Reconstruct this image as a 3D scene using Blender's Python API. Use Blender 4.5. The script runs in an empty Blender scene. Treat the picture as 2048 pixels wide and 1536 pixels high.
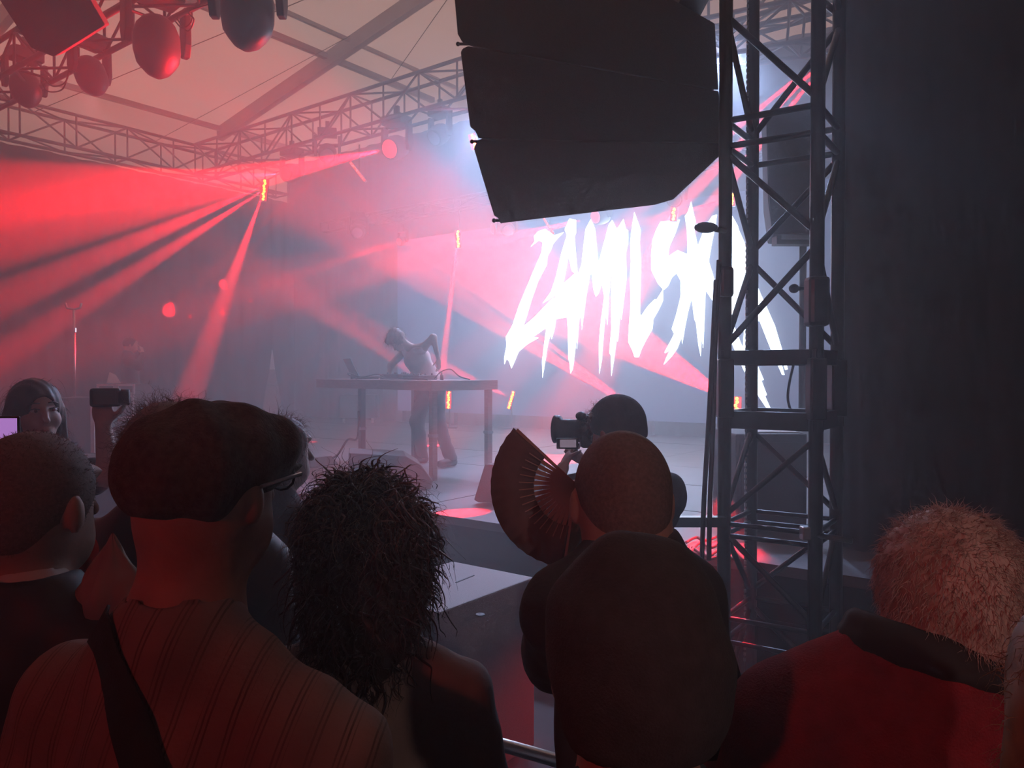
import bpy, math, random
import numpy as np
from mathutils import Vector, Matrix

random.seed(7)
RNG = np.random.default_rng(7)
sc = bpy.context.scene
COL = sc.collection

# ------------------------------------------------------------------ camera
F = 1540.0                                   # focal length in pixels of the 2048 px wide frame
CAM = Vector((0, 0, 1.88))
PITCH = math.atan(23 / F)
cam = bpy.data.objects.new('camera', bpy.data.cameras.new('camera'))
COL.objects.link(cam)
cam.location = CAM
cam.rotation_euler = (math.pi / 2 - PITCH, 0, 0)
cam.data.sensor_width = 36
cam.data.lens = 36 * F / 2048
cam.data.clip_start = 0.05
cam.data.clip_end = 200
sc.camera = cam
_fw = Vector((0, math.cos(PITCH), -math.sin(PITCH)))
_up = Vector((0, math.sin(PITCH), math.cos(PITCH)))
_rt = Vector((1, 0, 0))


def at(px, py, d):
    """Point of the place seen at photo pixel (px, py), d metres in front of the camera."""
    return CAM + d * (_fw + _rt * ((px - 1024) / F) + _up * ((768 - py) / F))


# ------------------------------------------------------------------ world, exposure
world = bpy.data.worlds.new('evening_sky')
sc.world = world
world.use_nodes = True
_bg = world.node_tree.nodes['Background']
_bg.inputs[0].default_value = (0.95, 0.64, 0.58, 1)      # even evening sky over the tent
_bg.inputs[1].default_value = 1.15
vs = sc.view_settings
vs.view_transform = 'Standard'
vs.look = 'None'
vs.exposure = 0.22
vs.gamma = 1.0
vs.use_curve_mapping = False
cy = sc.cycles
cy.max_bounces = 3
cy.diffuse_bounces = 1
cy.glossy_bounces = 1
cy.transmission_bounces = 2
cy.volume_bounces = 1
cy.transparent_max_bounces = 6
cy.use_denoising = True
cy.use_adaptive_sampling = True
cy.adaptive_threshold = 0.06
cy.adaptive_min_samples = 16
cy.time_limit = 1000
cy.sample_clamp_indirect = 4.0

# stage axes: e1 runs along the back of the stage (towards the right and nearer), e2 points upstage
PH = math.radians(37)
e1 = Vector((math.cos(PH), -math.sin(PH), 0))
e2 = Vector((math.sin(PH), math.cos(PH), 0))
CORNER = Vector((-6.9, 17.0, 0))
ZS = 0.80                                     # stage height
HAZE = 0.050                                  # haze density per metre
UP = Vector((0, 0, 1))


def st(t, s, z):
    return CORNER + e1 * t + e2 * s + UP * z


RED = (1.0, 0.003, 0.009)
BEAMK = 6.3


def spot(name, p, tgt, power, deg, color=RED, blend=0.5, size=0.02):
    l = bpy.data.lights.new(name, 'SPOT')
    l.energy = power
    l.color = color
    l.spot_size = math.radians(deg)
    l.spot_blend = blend
    l.shadow_soft_size = size
    o = bpy.data.objects.new(name, l)
    COL.objects.link(o)
    o.location = p
    o.rotation_euler = (Vector(tgt) - Vector(p)).to_track_quat('-Z', 'Y').to_euler()
    return o


# added blue spots lifting the stage haze, and the house lamps behind the crowd
HAZE_FILL = (0.42, 0.58, 1.0)
for _t, _s, _w in ((8.7, -0.35, 1000), (10.4, -0.35, 1100), (12.2, -0.35, 1100)):
    spot('haze_fill', st(_t, _s, 5.75), st(_t + 0.6, -4.5, 0.8), _w, 80, HAZE_FILL, 0.9, 0.12)
spot('house_light', Vector((-2.2, -3.4, 3.6)), Vector((-0.4, 1.0, 1.4)), 105, 46, (1.0, 0.07, 0.065), 0.6, 0.1)
spot('house_light', Vector((1.9, -3.6, 3.7)), Vector((0.95, 1.0, 1.5)), 120, 26, (1.0, 0.62, 0.56), 0.6, 0.1)

# added pink spot below a dark near-truss lamp, brightens the filming woman
spot('woman_fill', at(186, 175, 8.1), at(150, 830, 3.0), 150, 20, (1.0, 0.26, 0.25), 0.7, 0.08)


# ------------------------------------------------------------------ materials
def mat(name, col, rough=0.6, metal=0.0, var=0.12, scale=12.0, bump=0.0, bscale=60.0, em=None, es=0.0, spec=0.5, aniso=None):
    m = bpy.data.materials.new(name)
    m.use_nodes = True
    nt = m.node_tree
    b = nt.nodes['Principled BSDF']
    b.inputs['Roughness'].default_value = rough
    b.inputs['Metallic'].default_value = metal
    b.inputs['Specular IOR Level'].default_value = spec
    b.inputs['Base Color'].default_value = (*col, 1)
    if var > 0:
        tc = nt.nodes.new('ShaderNodeTexCoord')
        nz = nt.nodes.new('ShaderNodeTexNoise')
        nz.inputs['Scale'].default_value = scale
        nz.inputs['Detail'].default_value = 4
        if aniso:
            mp = nt.nodes.new('ShaderNodeMapping')
            mp.inputs['Scale'].default_value = aniso
            nt.links.new(tc.outputs['Object'], mp.inputs[0])
            nt.links.new(mp.outputs[0], nz.inputs['Vector'])
        else:
            nt.links.new(tc.outputs['Object'], nz.inputs['Vector'])
        rp = nt.nodes.new('ShaderNodeValToRGB')
        rp.color_ramp.elements[0].position = 0.3
        rp.color_ramp.elements[1].position = 0.7
        rp.color_ramp.elements[0].color = (*[c * (1 - var) for c in col], 1)
        rp.color_ramp.elements[1].color = (*[min(1, c * (1 + var)) for c in col], 1)
        nt.links.new(nz.outputs['Fac'], rp.inputs[0])
        nt.links.new(rp.outputs[0], b.inputs['Base Color'])
        if bump > 0:
            n2 = nt.nodes.new('ShaderNodeTexNoise')
            n2.inputs['Scale'].default_value = bscale
            n2.inputs['Detail'].default_value = 3
            nt.links.new(tc.outputs['Object'], n2.inputs['Vector'])
            bp = nt.nodes.new('ShaderNodeBump')
            bp.inputs['Strength'].default_value = bump
            bp.inputs['Distance'].default_value = 0.01
            nt.links.new(n2.outputs['Fac'], bp.inputs['Height'])
            nt.links.new(bp.outputs[0], b.inputs['Normal'])
    if em:
        b.inputs['Emission Color'].default_value = (*em, 1)
        b.inputs['Emission Strength'].default_value = es
    return m


M = {}
M['drape'] = mat('black_drape', (0.035, 0.033, 0.037), 0.95, var=0.25, scale=3)
M['floor'] = mat('dark_floor', (0.035, 0.033, 0.034), 0.8, var=0.3, scale=2)
M['stage'] = mat('stage_floor', (0.13, 0.12, 0.128), 0.5, var=0.14, scale=2.5, bump=0.08, bscale=30)
M['fascia'] = mat('stage_fascia', (0.018, 0.018, 0.02), 0.9)
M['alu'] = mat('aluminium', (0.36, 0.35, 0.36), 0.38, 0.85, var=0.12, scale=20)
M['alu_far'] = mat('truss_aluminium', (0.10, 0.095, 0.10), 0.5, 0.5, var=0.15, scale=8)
M['black'] = mat('black_metal', (0.02, 0.02, 0.022), 0.5, 0.2, var=0.2, scale=20)
M['tower'] = mat('tower_black', (0.035, 0.034, 0.038), 0.30, 0.6, var=0.2, scale=16)
M['cab'] = mat('cabinet_paint', (0.040, 0.040, 0.045), 0.75, var=0.15, scale=80, bump=0.25, bscale=220)
M['sub'] = mat('sub_paint', (0.34, 0.29, 0.29), 0.6, var=0.1, scale=120, bump=0.3, bscale=260)
M['wedge'] = mat('wedge_paint', (0.05, 0.045, 0.048), 0.7, var=0.15, scale=50, bump=0.2, bscale=150)
M['grille'] = mat('wedge_grille', (0.075, 0.062, 0.066), 0.75, var=0.15, scale=90)
M['lamp'] = mat('lamp_housing', (0.018, 0.017, 0.018), 0.45, 0.1, var=0.15, scale=15)
M['white_plastic'] = mat('white_plastic', (0.65, 0.62, 0.62), 0.4, var=0.05)
M['table'] = mat('deck_plywood', (0.30, 0.22, 0.21), 0.6, var=0.14, scale=6, aniso=(2, 2, 14))
M['case'] = mat('flight_case_board', (0.035, 0.03, 0.032), 0.6, var=0.15)
M['cable'] = mat('black_rubber', (0.018, 0.017, 0.018), 0.6, var=0.1)
M['steel'] = mat('bright_steel', (0.6, 0.59, 0.58), 0.3, 0.9, var=0.1)
M['beam'] = mat('tent_beam', (0.30, 0.25, 0.24), 0.5, 0.2, var=0.1, scale=4)
M['purlin'] = mat('tent_purlin', (0.16, 0.13, 0.13), 0.5, 0.2, var=0.1, scale=4)
M['paper'] = mat('paper', (0.75, 0.72, 0.70), 0.8, var=0.05)
M['pixel'] = mat('led_pixel', (0.1, 0.02, 0.01), 0.4, var=0, em=(1.0, 0.17, 0.008), es=30.0)
M['pixel_dim'] = mat('led_pixel_dim', (0.1, 0.02, 0.01), 0.4, var=0, em=(1.0, 0.05, 0.02), es=4.0)
M['lens_halo_red'] = mat('lit_lens_halo', (0.1, 0.01, 0.01), 0.3, var=0, em=(1.0, 0.012, 0.01), es=1.6)
M['case_edge'] = mat('case_edge', (0.70, 0.66, 0.66), 0.4, 0.2, var=0.06)
M['lens'] = mat('lamp_lens', (0.25, 0.25, 0.28), 0.12, var=0.05)
M['letter'] = mat('screen_letter', (0.02, 0.02, 0.02), 0.6, var=0, em=(0.64, 0.78, 1.0), es=10.5)
M['screen'] = mat('screen_face', (0.012, 0.012, 0.014), 0.5, var=0.1, em=(0.22, 0.32, 0.74), es=0.20)
M['skin'] = mat('skin', (0.42, 0.25, 0.20), 0.55, var=0.10, scale=25, bump=0.05, bscale=180)
M['skin_pale'] = mat('pale_skin', (0.52, 0.36, 0.31), 0.55, var=0.08, scale=25)


def roof_material():
    m = bpy.data.materials.new('tent_membrane')
    m.use_nodes = True
    nt = m.node_tree
    nt.nodes.clear()
    out = nt.nodes.new('ShaderNodeOutputMaterial')
    mix = nt.nodes.new('ShaderNodeMixShader')
    tr = nt.nodes.new('ShaderNodeBsdfTranslucent')
    df = nt.nodes.new('ShaderNodeBsdfDiffuse')
    nz = nt.nodes.new('ShaderNodeTexNoise')
    tc = nt.nodes.new('ShaderNodeTexCoord')
    rp = nt.nodes.new('ShaderNodeValToRGB')
    nz.inputs['Scale'].default_value = 0.35
    rp.color_ramp.elements[0].color = (0.50, 0.42, 0.37, 1)
    rp.color_ramp.elements[1].color = (0.60, 0.52, 0.46, 1)
    nt.links.new(tc.outputs['Object'], nz.inputs['Vector'])
    nt.links.new(nz.outputs['Fac'], rp.inputs[0])
    nt.links.new(rp.outputs[0], tr.inputs[0])
    df.inputs[0].default_value = (0.75, 0.72, 0.70, 1)
    mix.inputs[0].default_value = 0.35
    nt.links.new(tr.outputs[0], mix.inputs[1])
    nt.links.new(df.outputs[0], mix.inputs[2])
    nt.links.new(mix.outputs[0], out.inputs[0])
    return m


M['roof'] = roof_material()
M['added_dark'] = mat('added_dark_lining', (0.03, 0.028, 0.03), 0.95, var=0.2, scale=2)  # unseen dark lining, added to keep roof light off the crowd


# ------------------------------------------------------------------ object helpers
def wloc(o):
    v = Vector((0, 0, 0))
    while o is not None:
        v += o.location
        o = o.parent
    return v


def tag(o, label, cat, group=None, kind=None):
    o['label'] = label
    o['category'] = cat
    if group:
        o['group'] = group
    if kind:
        o['kind'] = kind
    return o


def thing(name, label, cat, loc, group=None):
    o = bpy.data.objects.new(name, None)
    o.empty_display_size = 0.1
    COL.objects.link(o)
    o.location = loc
    return tag(o, label, cat, group)


class MB:
    """Collects shapes given in place coordinates and links them as one mesh object."""

    def __init__(self):
        self.v = []
        self.f = []

    def add(self, vs_, fs):
        k = len(self.v)
        self.v += [tuple(x) for x in vs_]
        self.f += [tuple(i + k for i in q) for q in fs]
        return self

    def box(self, c, s, ax=None):
        c = Vector(c)
        a, b, n = ax if ax else (Vector((1, 0, 0)), Vector((0, 1, 0)), UP)
        h = [x / 2 for x in s]
        vs_ = [c + a * (i * h[0]) + b * (j * h[1]) + n * (k * h[2]) for i in (-1, 1) for j in (-1, 1) for k in (-1, 1)]
        return self.add(vs_, [(0, 1, 3, 2), (4, 6, 7, 5), (0, 4, 5, 1), (2, 3, 7, 6), (0, 2, 6, 4), (1, 5, 7, 3)])

    def tube(self, path, r, n=8, cap=True, r2=None):
        path = [Vector(p) for p in path]
        rings = []
        nn = len(path)
        prev = None
        for i, p in enumerate(path):
            d = (path[min(i + 1, nn - 1)] - path[max(i - 1, 0)]).normalized()
            if prev is None:
                a = d.orthogonal().normalized()
            else:
                a = prev - d * prev.dot(d)
                a = a.normalized() if a.length > 1e-6 else d.orthogonal().normalized()
            prev = a
            b = d.cross(a)
            rr = r if r2 is None else r + (r2 - r) * i / max(nn - 1, 1)
            rings.append([p + (a * math.cos(2 * math.pi * k / n) + b * math.sin(2 * math.pi * k / n)) * rr for k in range(n)])
        vs_ = [q for ring in rings for q in ring]
        fs = []
        for i in range(nn - 1):
            for k in range(n):
                fs.append((i * n + k, i * n + (k + 1) % n, (i + 1) * n + (k + 1) % n, (i + 1) * n + k))
        if cap:
            fs.append(tuple(range(n - 1, -1, -1)))
            fs.append(tuple((nn - 1) * n + k for k in range(n)))
        return self.add(vs_, fs)

    def prism(self, pts, ext):
        """Polygon pts (Vectors) extruded by the vector ext."""
        n = len(pts)
        ext = Vector(ext)
        vs_ = [Vector(p) for p in pts] + [Vector(p) + ext for p in pts]
        fs = [tuple(range(n)), tuple(range(2 * n - 1, n - 1, -1))]
        for i in range(n):
            j = (i + 1) % n
            fs.append((i, i + n, j + n, j))
        return self.add(vs_, fs)

    def lathe(self, o, axis, prof, n=16):
        """prof: list of (distance along axis, radius)."""
        o = Vector(o)
        d = Vector(axis).normalized()
        a = d.orthogonal().normalized()
        b = d.cross(a)
        vs_, fs = [], []
        for (h, r) in prof:
            for k in range(n):
                w = 2 * math.pi * k / n
                vs_.append(o + d * h + (a * math.cos(w) + b * math.sin(w)) * max(r, 1e-4))
        m = len(prof)
        for i in range(m - 1):
            for k in range(n):
                fs.append((i * n + k, i * n + (k + 1) % n, (i + 1) * n + (k + 1) % n, (i + 1) * n + k))
        fs.append(tuple(range(n - 1, -1, -1)))
        fs.append(tuple((m - 1) * n + k for k in range(n)))
        return self.add(vs_, fs)

    def ball(self, c, r, n=10, m=6):
        r = Vector(r) if hasattr(r, '__len__') else Vector((r, r, r))
        vs_, fs = [], []
        for i in range(m + 1):
            th = math.pi * i / m
            for k in range(n):
                w = 2 * math.pi * k / n
                vs_.append((c[0] + r.x * math.sin(th) * math.cos(w), c[1] + r.y * math.sin(th) * math.sin(w), c[2] + r.z * math.cos(th)))
        for i in range(m):
            for k in range(n):
                fs.append((i * n + k, (i + 1) * n + k, (i + 1) * n + (k + 1) % n, i * n + (k + 1) % n))
        return self.add(vs_, fs)

    def build(self, name, material, parent=None, smooth=False, label=None, kind=None, bevel=0.0):
        w = wloc(parent) if parent else Vector((0, 0, 0))
        me = bpy.data.meshes.new(name)
        me.from_pydata([(x - w.x, y - w.y, z - w.z) for (x, y, z) in self.v], [], self.f)
        me.validate()
        me.update()
        if smooth:
            me.polygons.foreach_set('use_smooth', [True] * len(me.polygons))
        if material:
            me.materials.append(material)
        o = bpy.data.objects.new(name, me)
        COL.objects.link(o)
        if parent:
            o.parent = parent
        if label:
            o['label'] = label
        if kind:
            o['kind'] = kind
        if bevel > 0:
            md = o.modifiers.new('edge', 'BEVEL')
            md.width = bevel
            md.segments = 2
            md.limit_method = 'ANGLE'
        return o


def mesh_np(name, V, Fq, material, parent=None, smooth=True, label=None, kind=None):
    w = wloc(parent) if parent else Vector((0, 0, 0))
    me = bpy.data.meshes.new(name)
    V = np.asarray(V, dtype=np.float32) - np.array([w.x, w.y, w.z], dtype=np.float32)
    Fq = np.asarray(Fq, dtype=np.int32)
    nv, nf, k = len(V), len(Fq), Fq.shape[1]
    me.vertices.add(nv)
    me.vertices.foreach_set('co', V.ravel())
    me.loops.add(nf * k)
    me.loops.foreach_set('vertex_index', Fq.ravel())
    me.polygons.add(nf)
    me.polygons.foreach_set('loop_start', np.arange(0, nf * k, k, dtype=np.int32))
    if smooth:
        me.polygons.foreach_set('use_smooth', np.ones(nf, dtype=bool))
    me.update(calc_edges=True)
    me.validate()
    me.materials.append(material)
    o = bpy.data.objects.new(name, me)
    COL.objects.link(o)
    if parent:
        o.parent = parent
    if label:
        o['label'] = label
    if kind:
        o['kind'] = kind
    return o


def struct(o):
    o['kind'] = 'structure'
    return o

# ================================================================== the tent and the stage (setting)
def quad(name, pts, material):
    return struct(MB().add(pts, [tuple(range(len(pts)))]).build(name, material))


T0, T1 = -0.6, 20.6                           # tent width along e1
SF, SB, SREAR = -5.1, 2.7, -26.0              # stage front, back drape, rear of the tent
TR = 15.6                                     # right end of the stage


def roof_z(t):
    return 7.72 + 0.20 * (t if t < 10 else 20 - t)


struct(MB().box((0, 4, -0.05), (60, 60, 0.1)).build('floor', M['floor']))
# bays over the stage are pale translucent membrane, unseen audience bays are made dark to dim the crowd
for ta, tb in ((T0, 10.0), (10.0, T1)):
    for sa, sb2, mm in ((-0.1 - 6.6, 4.2, 'roof'), (SREAR, -6.7, 'added_dark')):
        quad('roof_slope', [st(ta, sa, roof_z(ta)), st(tb, sa, roof_z(tb)), st(tb, sb2, roof_z(tb)), st(ta, sb2, roof_z(ta))], M[mm])
quad('wall_gable', [st(T0, 4.2, 0), st(T1, 4.2, 0), st(T1, 4.2, roof_z(T1)), st(10, 4.2, roof_z(10)), st(T0, 4.2, roof_z(T0))], M['roof'])
quad('wall_left', [st(T0, 4.2, 0), st(T0, -6.7, 0), st(T0, -6.7, roof_z(T0)), st(T0, 4.2, roof_z(T0))], M['roof'])
quad('wall_left', [st(T0, -6.7, 0), st(T0, SREAR, 0), st(T0, SREAR, roof_z(T0)), st(T0, -6.7, roof_z(T0))], M['added_dark'])
quad('wall_right', [st(T1, 4.2, 0), st(T1, SREAR, 0), st(T1, SREAR, roof_z(T1)), st(T1, 4.2, roof_z(T1))], M['drape'])
quad('wall_rear', [st(T0, SREAR, 0), st(T1, SREAR, 0), st(T1, SREAR, roof_z(T1)), st(10, SREAR, roof_z(10)), st(T0, SREAR, roof_z(T0))], M['drape'])


def drape(name, p0, p1, z0, z1, n, amp, label):
    """Black cloth hung in pleats between p0 and p1."""
    d = (p1 - p0)
    L = d.length
    d = d / L
    nrm = Vector((-d.y, d.x, 0))
    NU, NV = n * 6, 8
    V, Fq = [], []
    ph = [random.uniform(-1, 1) for _ in range(n * 2 + 2)]
    for j in range(NV + 1):
        z = z0 + (z1 - z0) * j / NV
        for i in range(NU + 1):
            u = i / NU
            w = math.sin(u * n * 2 * math.pi + ph[int(u * n)] * 0.6) * amp * (0.55 + 0.45 * (1 - j / NV)) + amp * 0.5 * math.sin(u * n * 0.7 * math.pi + 1 + 0.5 * j / NV)
            p = p0 + d * (u * L) + nrm * w
            V.append((p.x, p.y, z))
    for j in range(NV):
        for i in range(NU):
            a = j * (NU + 1) + i
            Fq.append((a, a + 1, a + NU + 2, a + NU + 1))
    o = mesh_np(name, V, Fq, M['drape'])
    o['kind'] = 'structure'
    return o


drape('wall_drape_left', st(-0.25, 2.9, 0), st(-0.25, -16, 0), 0.0, 6.1, 46, 0.06, '')
drape('wall_drape_back', st(-0.5, SB, 0), st(TR + 2, SB, 0), 0.0, 7.05, 40, 0.05, '')
drape('wall_drape_front', Vector((1.97, 4.76, 0)), Vector((6.2, 1.65, 0)), 0.0, 7.2, 22, 0.035, '')

# stage: front fascia and the loose decks of its floor
stage = bpy.data.objects.new('floor_stage', None)
COL.objects.link(stage)
stage['kind'] = 'structure'
stage.location = st(0, SF, 0)
mb = MB()
mb.box(st((T0 + TR) / 2, (SF + SB) / 2, ZS / 2 - 0.03), (TR - T0, SB - SF - 0.04, ZS - 0.07), (e1, e2, UP))
mb.build('substructure', M['fascia'], stage)
ti = T0
while ti < TR - 0.1:
    si = SF
    while si < SB - 0.1:
        w, d = min(2.0, TR - ti), min(1.3, SB - si)
        dz = random.uniform(-0.002, 0.002)
        MB().box(st(ti + w / 2, si + d / 2, ZS - 0.03 + dz), (w - 0.012, d - 0.012, 0.06), (e1, e2, UP)).build('deck_panel', M['stage'], stage)
        si += 1.3
    ti += 2.0

# tent frame: rafters, purlins, wires
k = 0
for s in (0.9, -4.2, -9.3, -14.4):
    for a, b in ((T0, 10.0), (10.0, T1)):
        p, q = st(a, s, roof_z(a) - 0.16), st(b, s, roof_z(b) - 0.16)
        dd = (q - p).normalized()
        nn = dd.cross(e2).normalized()
        struct(MB().box((p + q) / 2, ((q - p).length, 0.14, 0.30), (dd, e2, nn)).build('roof_rafter', M['beam']))
for t, w, mm in ((-0.45, 0.10, 'beam'), (3.3, 0.11, 'purlin'), (4.0, 0.07, 'beam'), (7.0, 0.10, 'purlin'), (10.0, 0.12, 'purlin'), (13.0, 0.10, 'purlin'), (16.7, 0.10, 'purlin')):  # the thin pale bar is added for a shading line on the membrane
    struct(MB().box(st(t, -8, roof_z(t) - 0.10), (w, 24, w), (e1, e2, UP)).build('roof_purlin', M[mm]))
for (a, b, lab) in (((68, 224, 13), (640, -14, 10), 'thin steel wire sloping under the tent roof behind the near lamps'),
                    ((312, 282, 16), (700, 72, 12), 'thin steel wire running up beside the tent rafter'),
                    ((783, 158, 13), (905, -16, 10), 'thin steel wire rising from the upstage truss to the roof')):
    tag(MB().tube([at(*a), at(*b)], 0.006, 5).build('steel_wire', M['black']), lab, 'wire', 'wires under the roof')


# ================================================================== trusses
def truss(name, label, p0, p1, w, h, bay, rc, rb, material, side=None):
    """Box truss from p0 to p1 (centre of its top face): four chords, uprights and diagonals."""
    root = thing(name, label, 'truss', p0)
    d = (p1 - p0)
    L = d.length
    d = d / L
    sv = side if side else d.cross(UP).normalized()
    uv = sv.cross(d).normalized()
    if uv.z < 0:
        uv = -uv
    c = [sv * (w / 2), sv * (-w / 2), sv * (w / 2) - uv * h, sv * (-w / 2) - uv * h]
    for o in c:
        MB().tube([p0 + o, p1 + o], rc, 8).build('chord', material, root, True)
    n = max(1, round(L / bay))
    fl = 0
    for i in range(n + 1):
        q = p0 + d * (L * i / n)
        for a, b in ((0, 2), (1, 3), (0, 1), (2, 3)):
            if i % 2 == 0 or a == 0 and b == 2 or a == 1:
                MB().tube([q + c[a], q + c[b]], rb, 6, False).build('brace', material, root, True)
        if i < n:
            q2 = p0 + d * (L * (i + 1) / n)
            for a, b in ((0, 2), (1, 3), (0, 1), (2, 3)):
                x, y = (a, b) if (i + (a == 1)) % 2 == 0 else (b, a)
                MB().tube([q + c[x], q2 + c[y]], rb, 6, False).build('brace', material, root, True)
    return root


ZT = 6.78
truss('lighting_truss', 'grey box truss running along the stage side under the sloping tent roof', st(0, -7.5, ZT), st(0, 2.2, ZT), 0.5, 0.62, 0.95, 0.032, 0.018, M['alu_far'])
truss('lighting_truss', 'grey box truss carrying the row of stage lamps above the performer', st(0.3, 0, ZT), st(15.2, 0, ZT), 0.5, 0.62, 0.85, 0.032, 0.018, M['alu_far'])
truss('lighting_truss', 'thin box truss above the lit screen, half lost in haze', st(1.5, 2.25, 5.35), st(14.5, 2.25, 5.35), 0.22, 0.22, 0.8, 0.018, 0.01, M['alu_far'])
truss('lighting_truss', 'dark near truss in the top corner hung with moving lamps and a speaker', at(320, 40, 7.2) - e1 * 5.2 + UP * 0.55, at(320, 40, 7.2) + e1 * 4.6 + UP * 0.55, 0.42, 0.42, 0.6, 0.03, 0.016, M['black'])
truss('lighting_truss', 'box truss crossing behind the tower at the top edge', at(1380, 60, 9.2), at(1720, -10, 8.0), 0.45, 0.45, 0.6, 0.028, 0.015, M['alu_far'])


# ================================================================== stage lamps
def moving_head(label, pivot, aim, k=1.0, lit=None, material=None, group='moving head lamps', hood=False):
    """Hanging moving head: clamp, base, yoke, tilted head with lens."""
    m = material or M['lamp']
    pivot = Vector(pivot)
    aim = Vector(aim).normalized()
    root = thing('moving_head_lamp', label, 'stage lamp', pivot, group)
    hz = Vector((aim.x, aim.y, 0))
    hz = hz.normalized() if hz.length > 1e-3 else e1
    sd = Vector((-hz.y, hz.x, 0))
    top = pivot + UP * 0.36 * k
    MB().box(top, (0.34 * k, 0.26 * k, 0.13 * k), (sd, hz, UP)).build('base', m, root, bevel=0.012 * k)
    MB().box(top + UP * 0.13 * k, (0.07 * k, 0.05 * k, 0.16 * k), (sd, hz, UP)).build('clamp', m, root)
    for s in (-1, 1):
        MB().prism([pivot + sd * s * 0.19 * k + hz * a * k + UP * b * k for a, b in ((-0.05, 0.3), (0.05, 0.3), (0.06, 0.02), (0.03, -0.07), (-0.03, -0.07), (-0.06, 0.02))], sd * s * 0.05 * k).build('yoke_arm', m, root, bevel=0.008 * k)
    prof = [(-0.17, 0.05), (-0.16, 0.10), (-0.11, 0.14), (-0.03, 0.165), (0.08, 0.165), (0.16, 0.15), (0.17, 0.135)]
    if hood:
        prof = prof[:-1] + [(0.20, 0.125), (0.25, 0.085), (0.285, 0.03)]
    hd = MB().lathe(pivot, aim, [(a * k, b * k) for a, b in prof], 20).build('head', m, root, True)
    ln = None if hood else MB().lathe(pivot + aim * 0.171 * k, aim, [(0, 0.125 * k), (0.012 * k, 0.10 * k), (0.02 * k, 0.02 * k)], 16).build('lens', lit or M['lens'], hd, True)
    return root


def led_bar(label, c, axis, aim, L, W, n=8, dim=False, stand=0.0, group='red LED bars'):
    """LED batten: housing, bracket and a row of lit cells."""
    c, axis, aim = Vector(c), Vector(axis).normalized(), Vector(aim)
    aim = (aim - axis * aim.dot(axis)).normalized()
    sd = axis.cross(aim).normalized()
    root = thing('led_bar', label, 'stage lamp', c, group)
    MB().box(c - aim * 0.045, (W * 1.3, 0.08, L * 1.06), (sd, aim, axis)).build('housing', M['lamp'], root, bevel=0.008)
    MB().box(c - aim * 0.10, (W * 0.5, 0.05, L * 0.35), (sd, aim, axis)).build('bracket', M['lamp'], root)
    if stand > 0:
        b = c - aim * 0.10
        MB().tube([b, Vector((b.x, b.y, c.z - stand + 0.02))], 0.015, 6).build('pole', M['lamp'], root)
        MB().box((b.x, b.y, c.z - stand + 0.012), (0.3, 0.3, 0.02)).build('foot_plate', M['lamp'], root)
    elif stand < 0:
        b = c - aim * 0.10
        MB().tube([b, b + UP * -stand], 0.015, 6).build('pole', M['lamp'], root)
    MB().box(c - aim * 0.002, (W * 1.15, 0.012, L * 1.02), (sd, aim, axis)).build('halo_plate', M['lens_halo_red'], root)  # glowing plate added as the red halo round the cells
    for i in range(n):
        q = c + aim * 0.012 + axis * (L * ((i + 0.5) / n - 0.5)) + sd * (W * 0.10 * math.sin(i * 2.3))
        MB().lathe(q - aim * 0.01, aim, [(0, min(W, L / n * 0.98) * 0.5), (0.012, min(W, L / n * 0.98) * 0.42), (0.018, W * 0.1)], 10).build('led_cell', M['pixel_dim'] if dim else M['pixel'], root, True)
    return root


def ray(a, b):
    return (at(*b) - at(*a)).normalized()


TOCAM = lambda p: (CAM - p).normalized()

# row of bars on the upstage truss, on the screen truss and on the floor
BARS = [
    ((528, 380, 15.4), (0.10, 0, 1), 0.42, 0.11, 8, False, -0.5, 'red and yellow LED bar hanging under the upstage truss, leftmost of the lit bars'),
    ((947, 283, 12.1), (-0.25, 0, 1), 0.24, 0.10, 5, False, -0.5, 'red and yellow LED bar peeping out beside the black line array'),
    ((916, 478, 15.3), (-0.05, 0, 1), 0.34, 0.09, 7, False, -0.6, 'red and yellow LED bar sending one beam straight down on the performer'),
    ((1348, 416, 12.3), (0.05, 0, 1), 0.40, 0.09, 8, False, -0.5, 'red and yellow LED bar hanging above the middle of the lit lettering'),
    ((1464, 399, 11.5), (0.05, 0, 1), 0.18, 0.08, 4, False, -0.6, 'short red and yellow LED bar showing between the tower tubes'),
    ((897, 800, 14.9), (0.02, 0, 1), 0.33, 0.09, 7, False, 0.55, 'red and yellow LED bar standing upright behind the deck table legs'),
    ((1022, 800, 14.6), (0.30, 0, 1), 0.34, 0.06, 8, False, 0.55, 'slim slanting LED bar standing past the end of the deck table'),
    ((1239, 800, 13.2), (0.15, 0, 1), 0.20, 0.08, 4, False, 0.55, 'red LED bar standing just above the cameraman and his cap'),
    ((1473, 811, 11.6), (0.03, 0, 1), 0.26, 0.12, 5, False, 0.55, 'bright red LED bar glowing inside the foot of the tower'),
    ((715, 343, 13.9), (-0.62, 0, 0.8), 0.42, 0.035, 10, True, -0.5, 'thin tilted row of red dots hanging between two moving lamps'),
    ((1097, 452, 13.8), (-0.5, 0, 0.8), 0.32, 0.03, 9, True, -0.5, 'thin tilted row of red dots just under the line array'),
]
for (p, ax, L, W, n, dim, stnd, lab) in BARS:
    c = at(*p)
    led_bar(lab, c, ax, TOCAM(c) - e2 * 0.35 + Vector((0, 0, -0.1)), L, W, n, dim, stnd)

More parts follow.
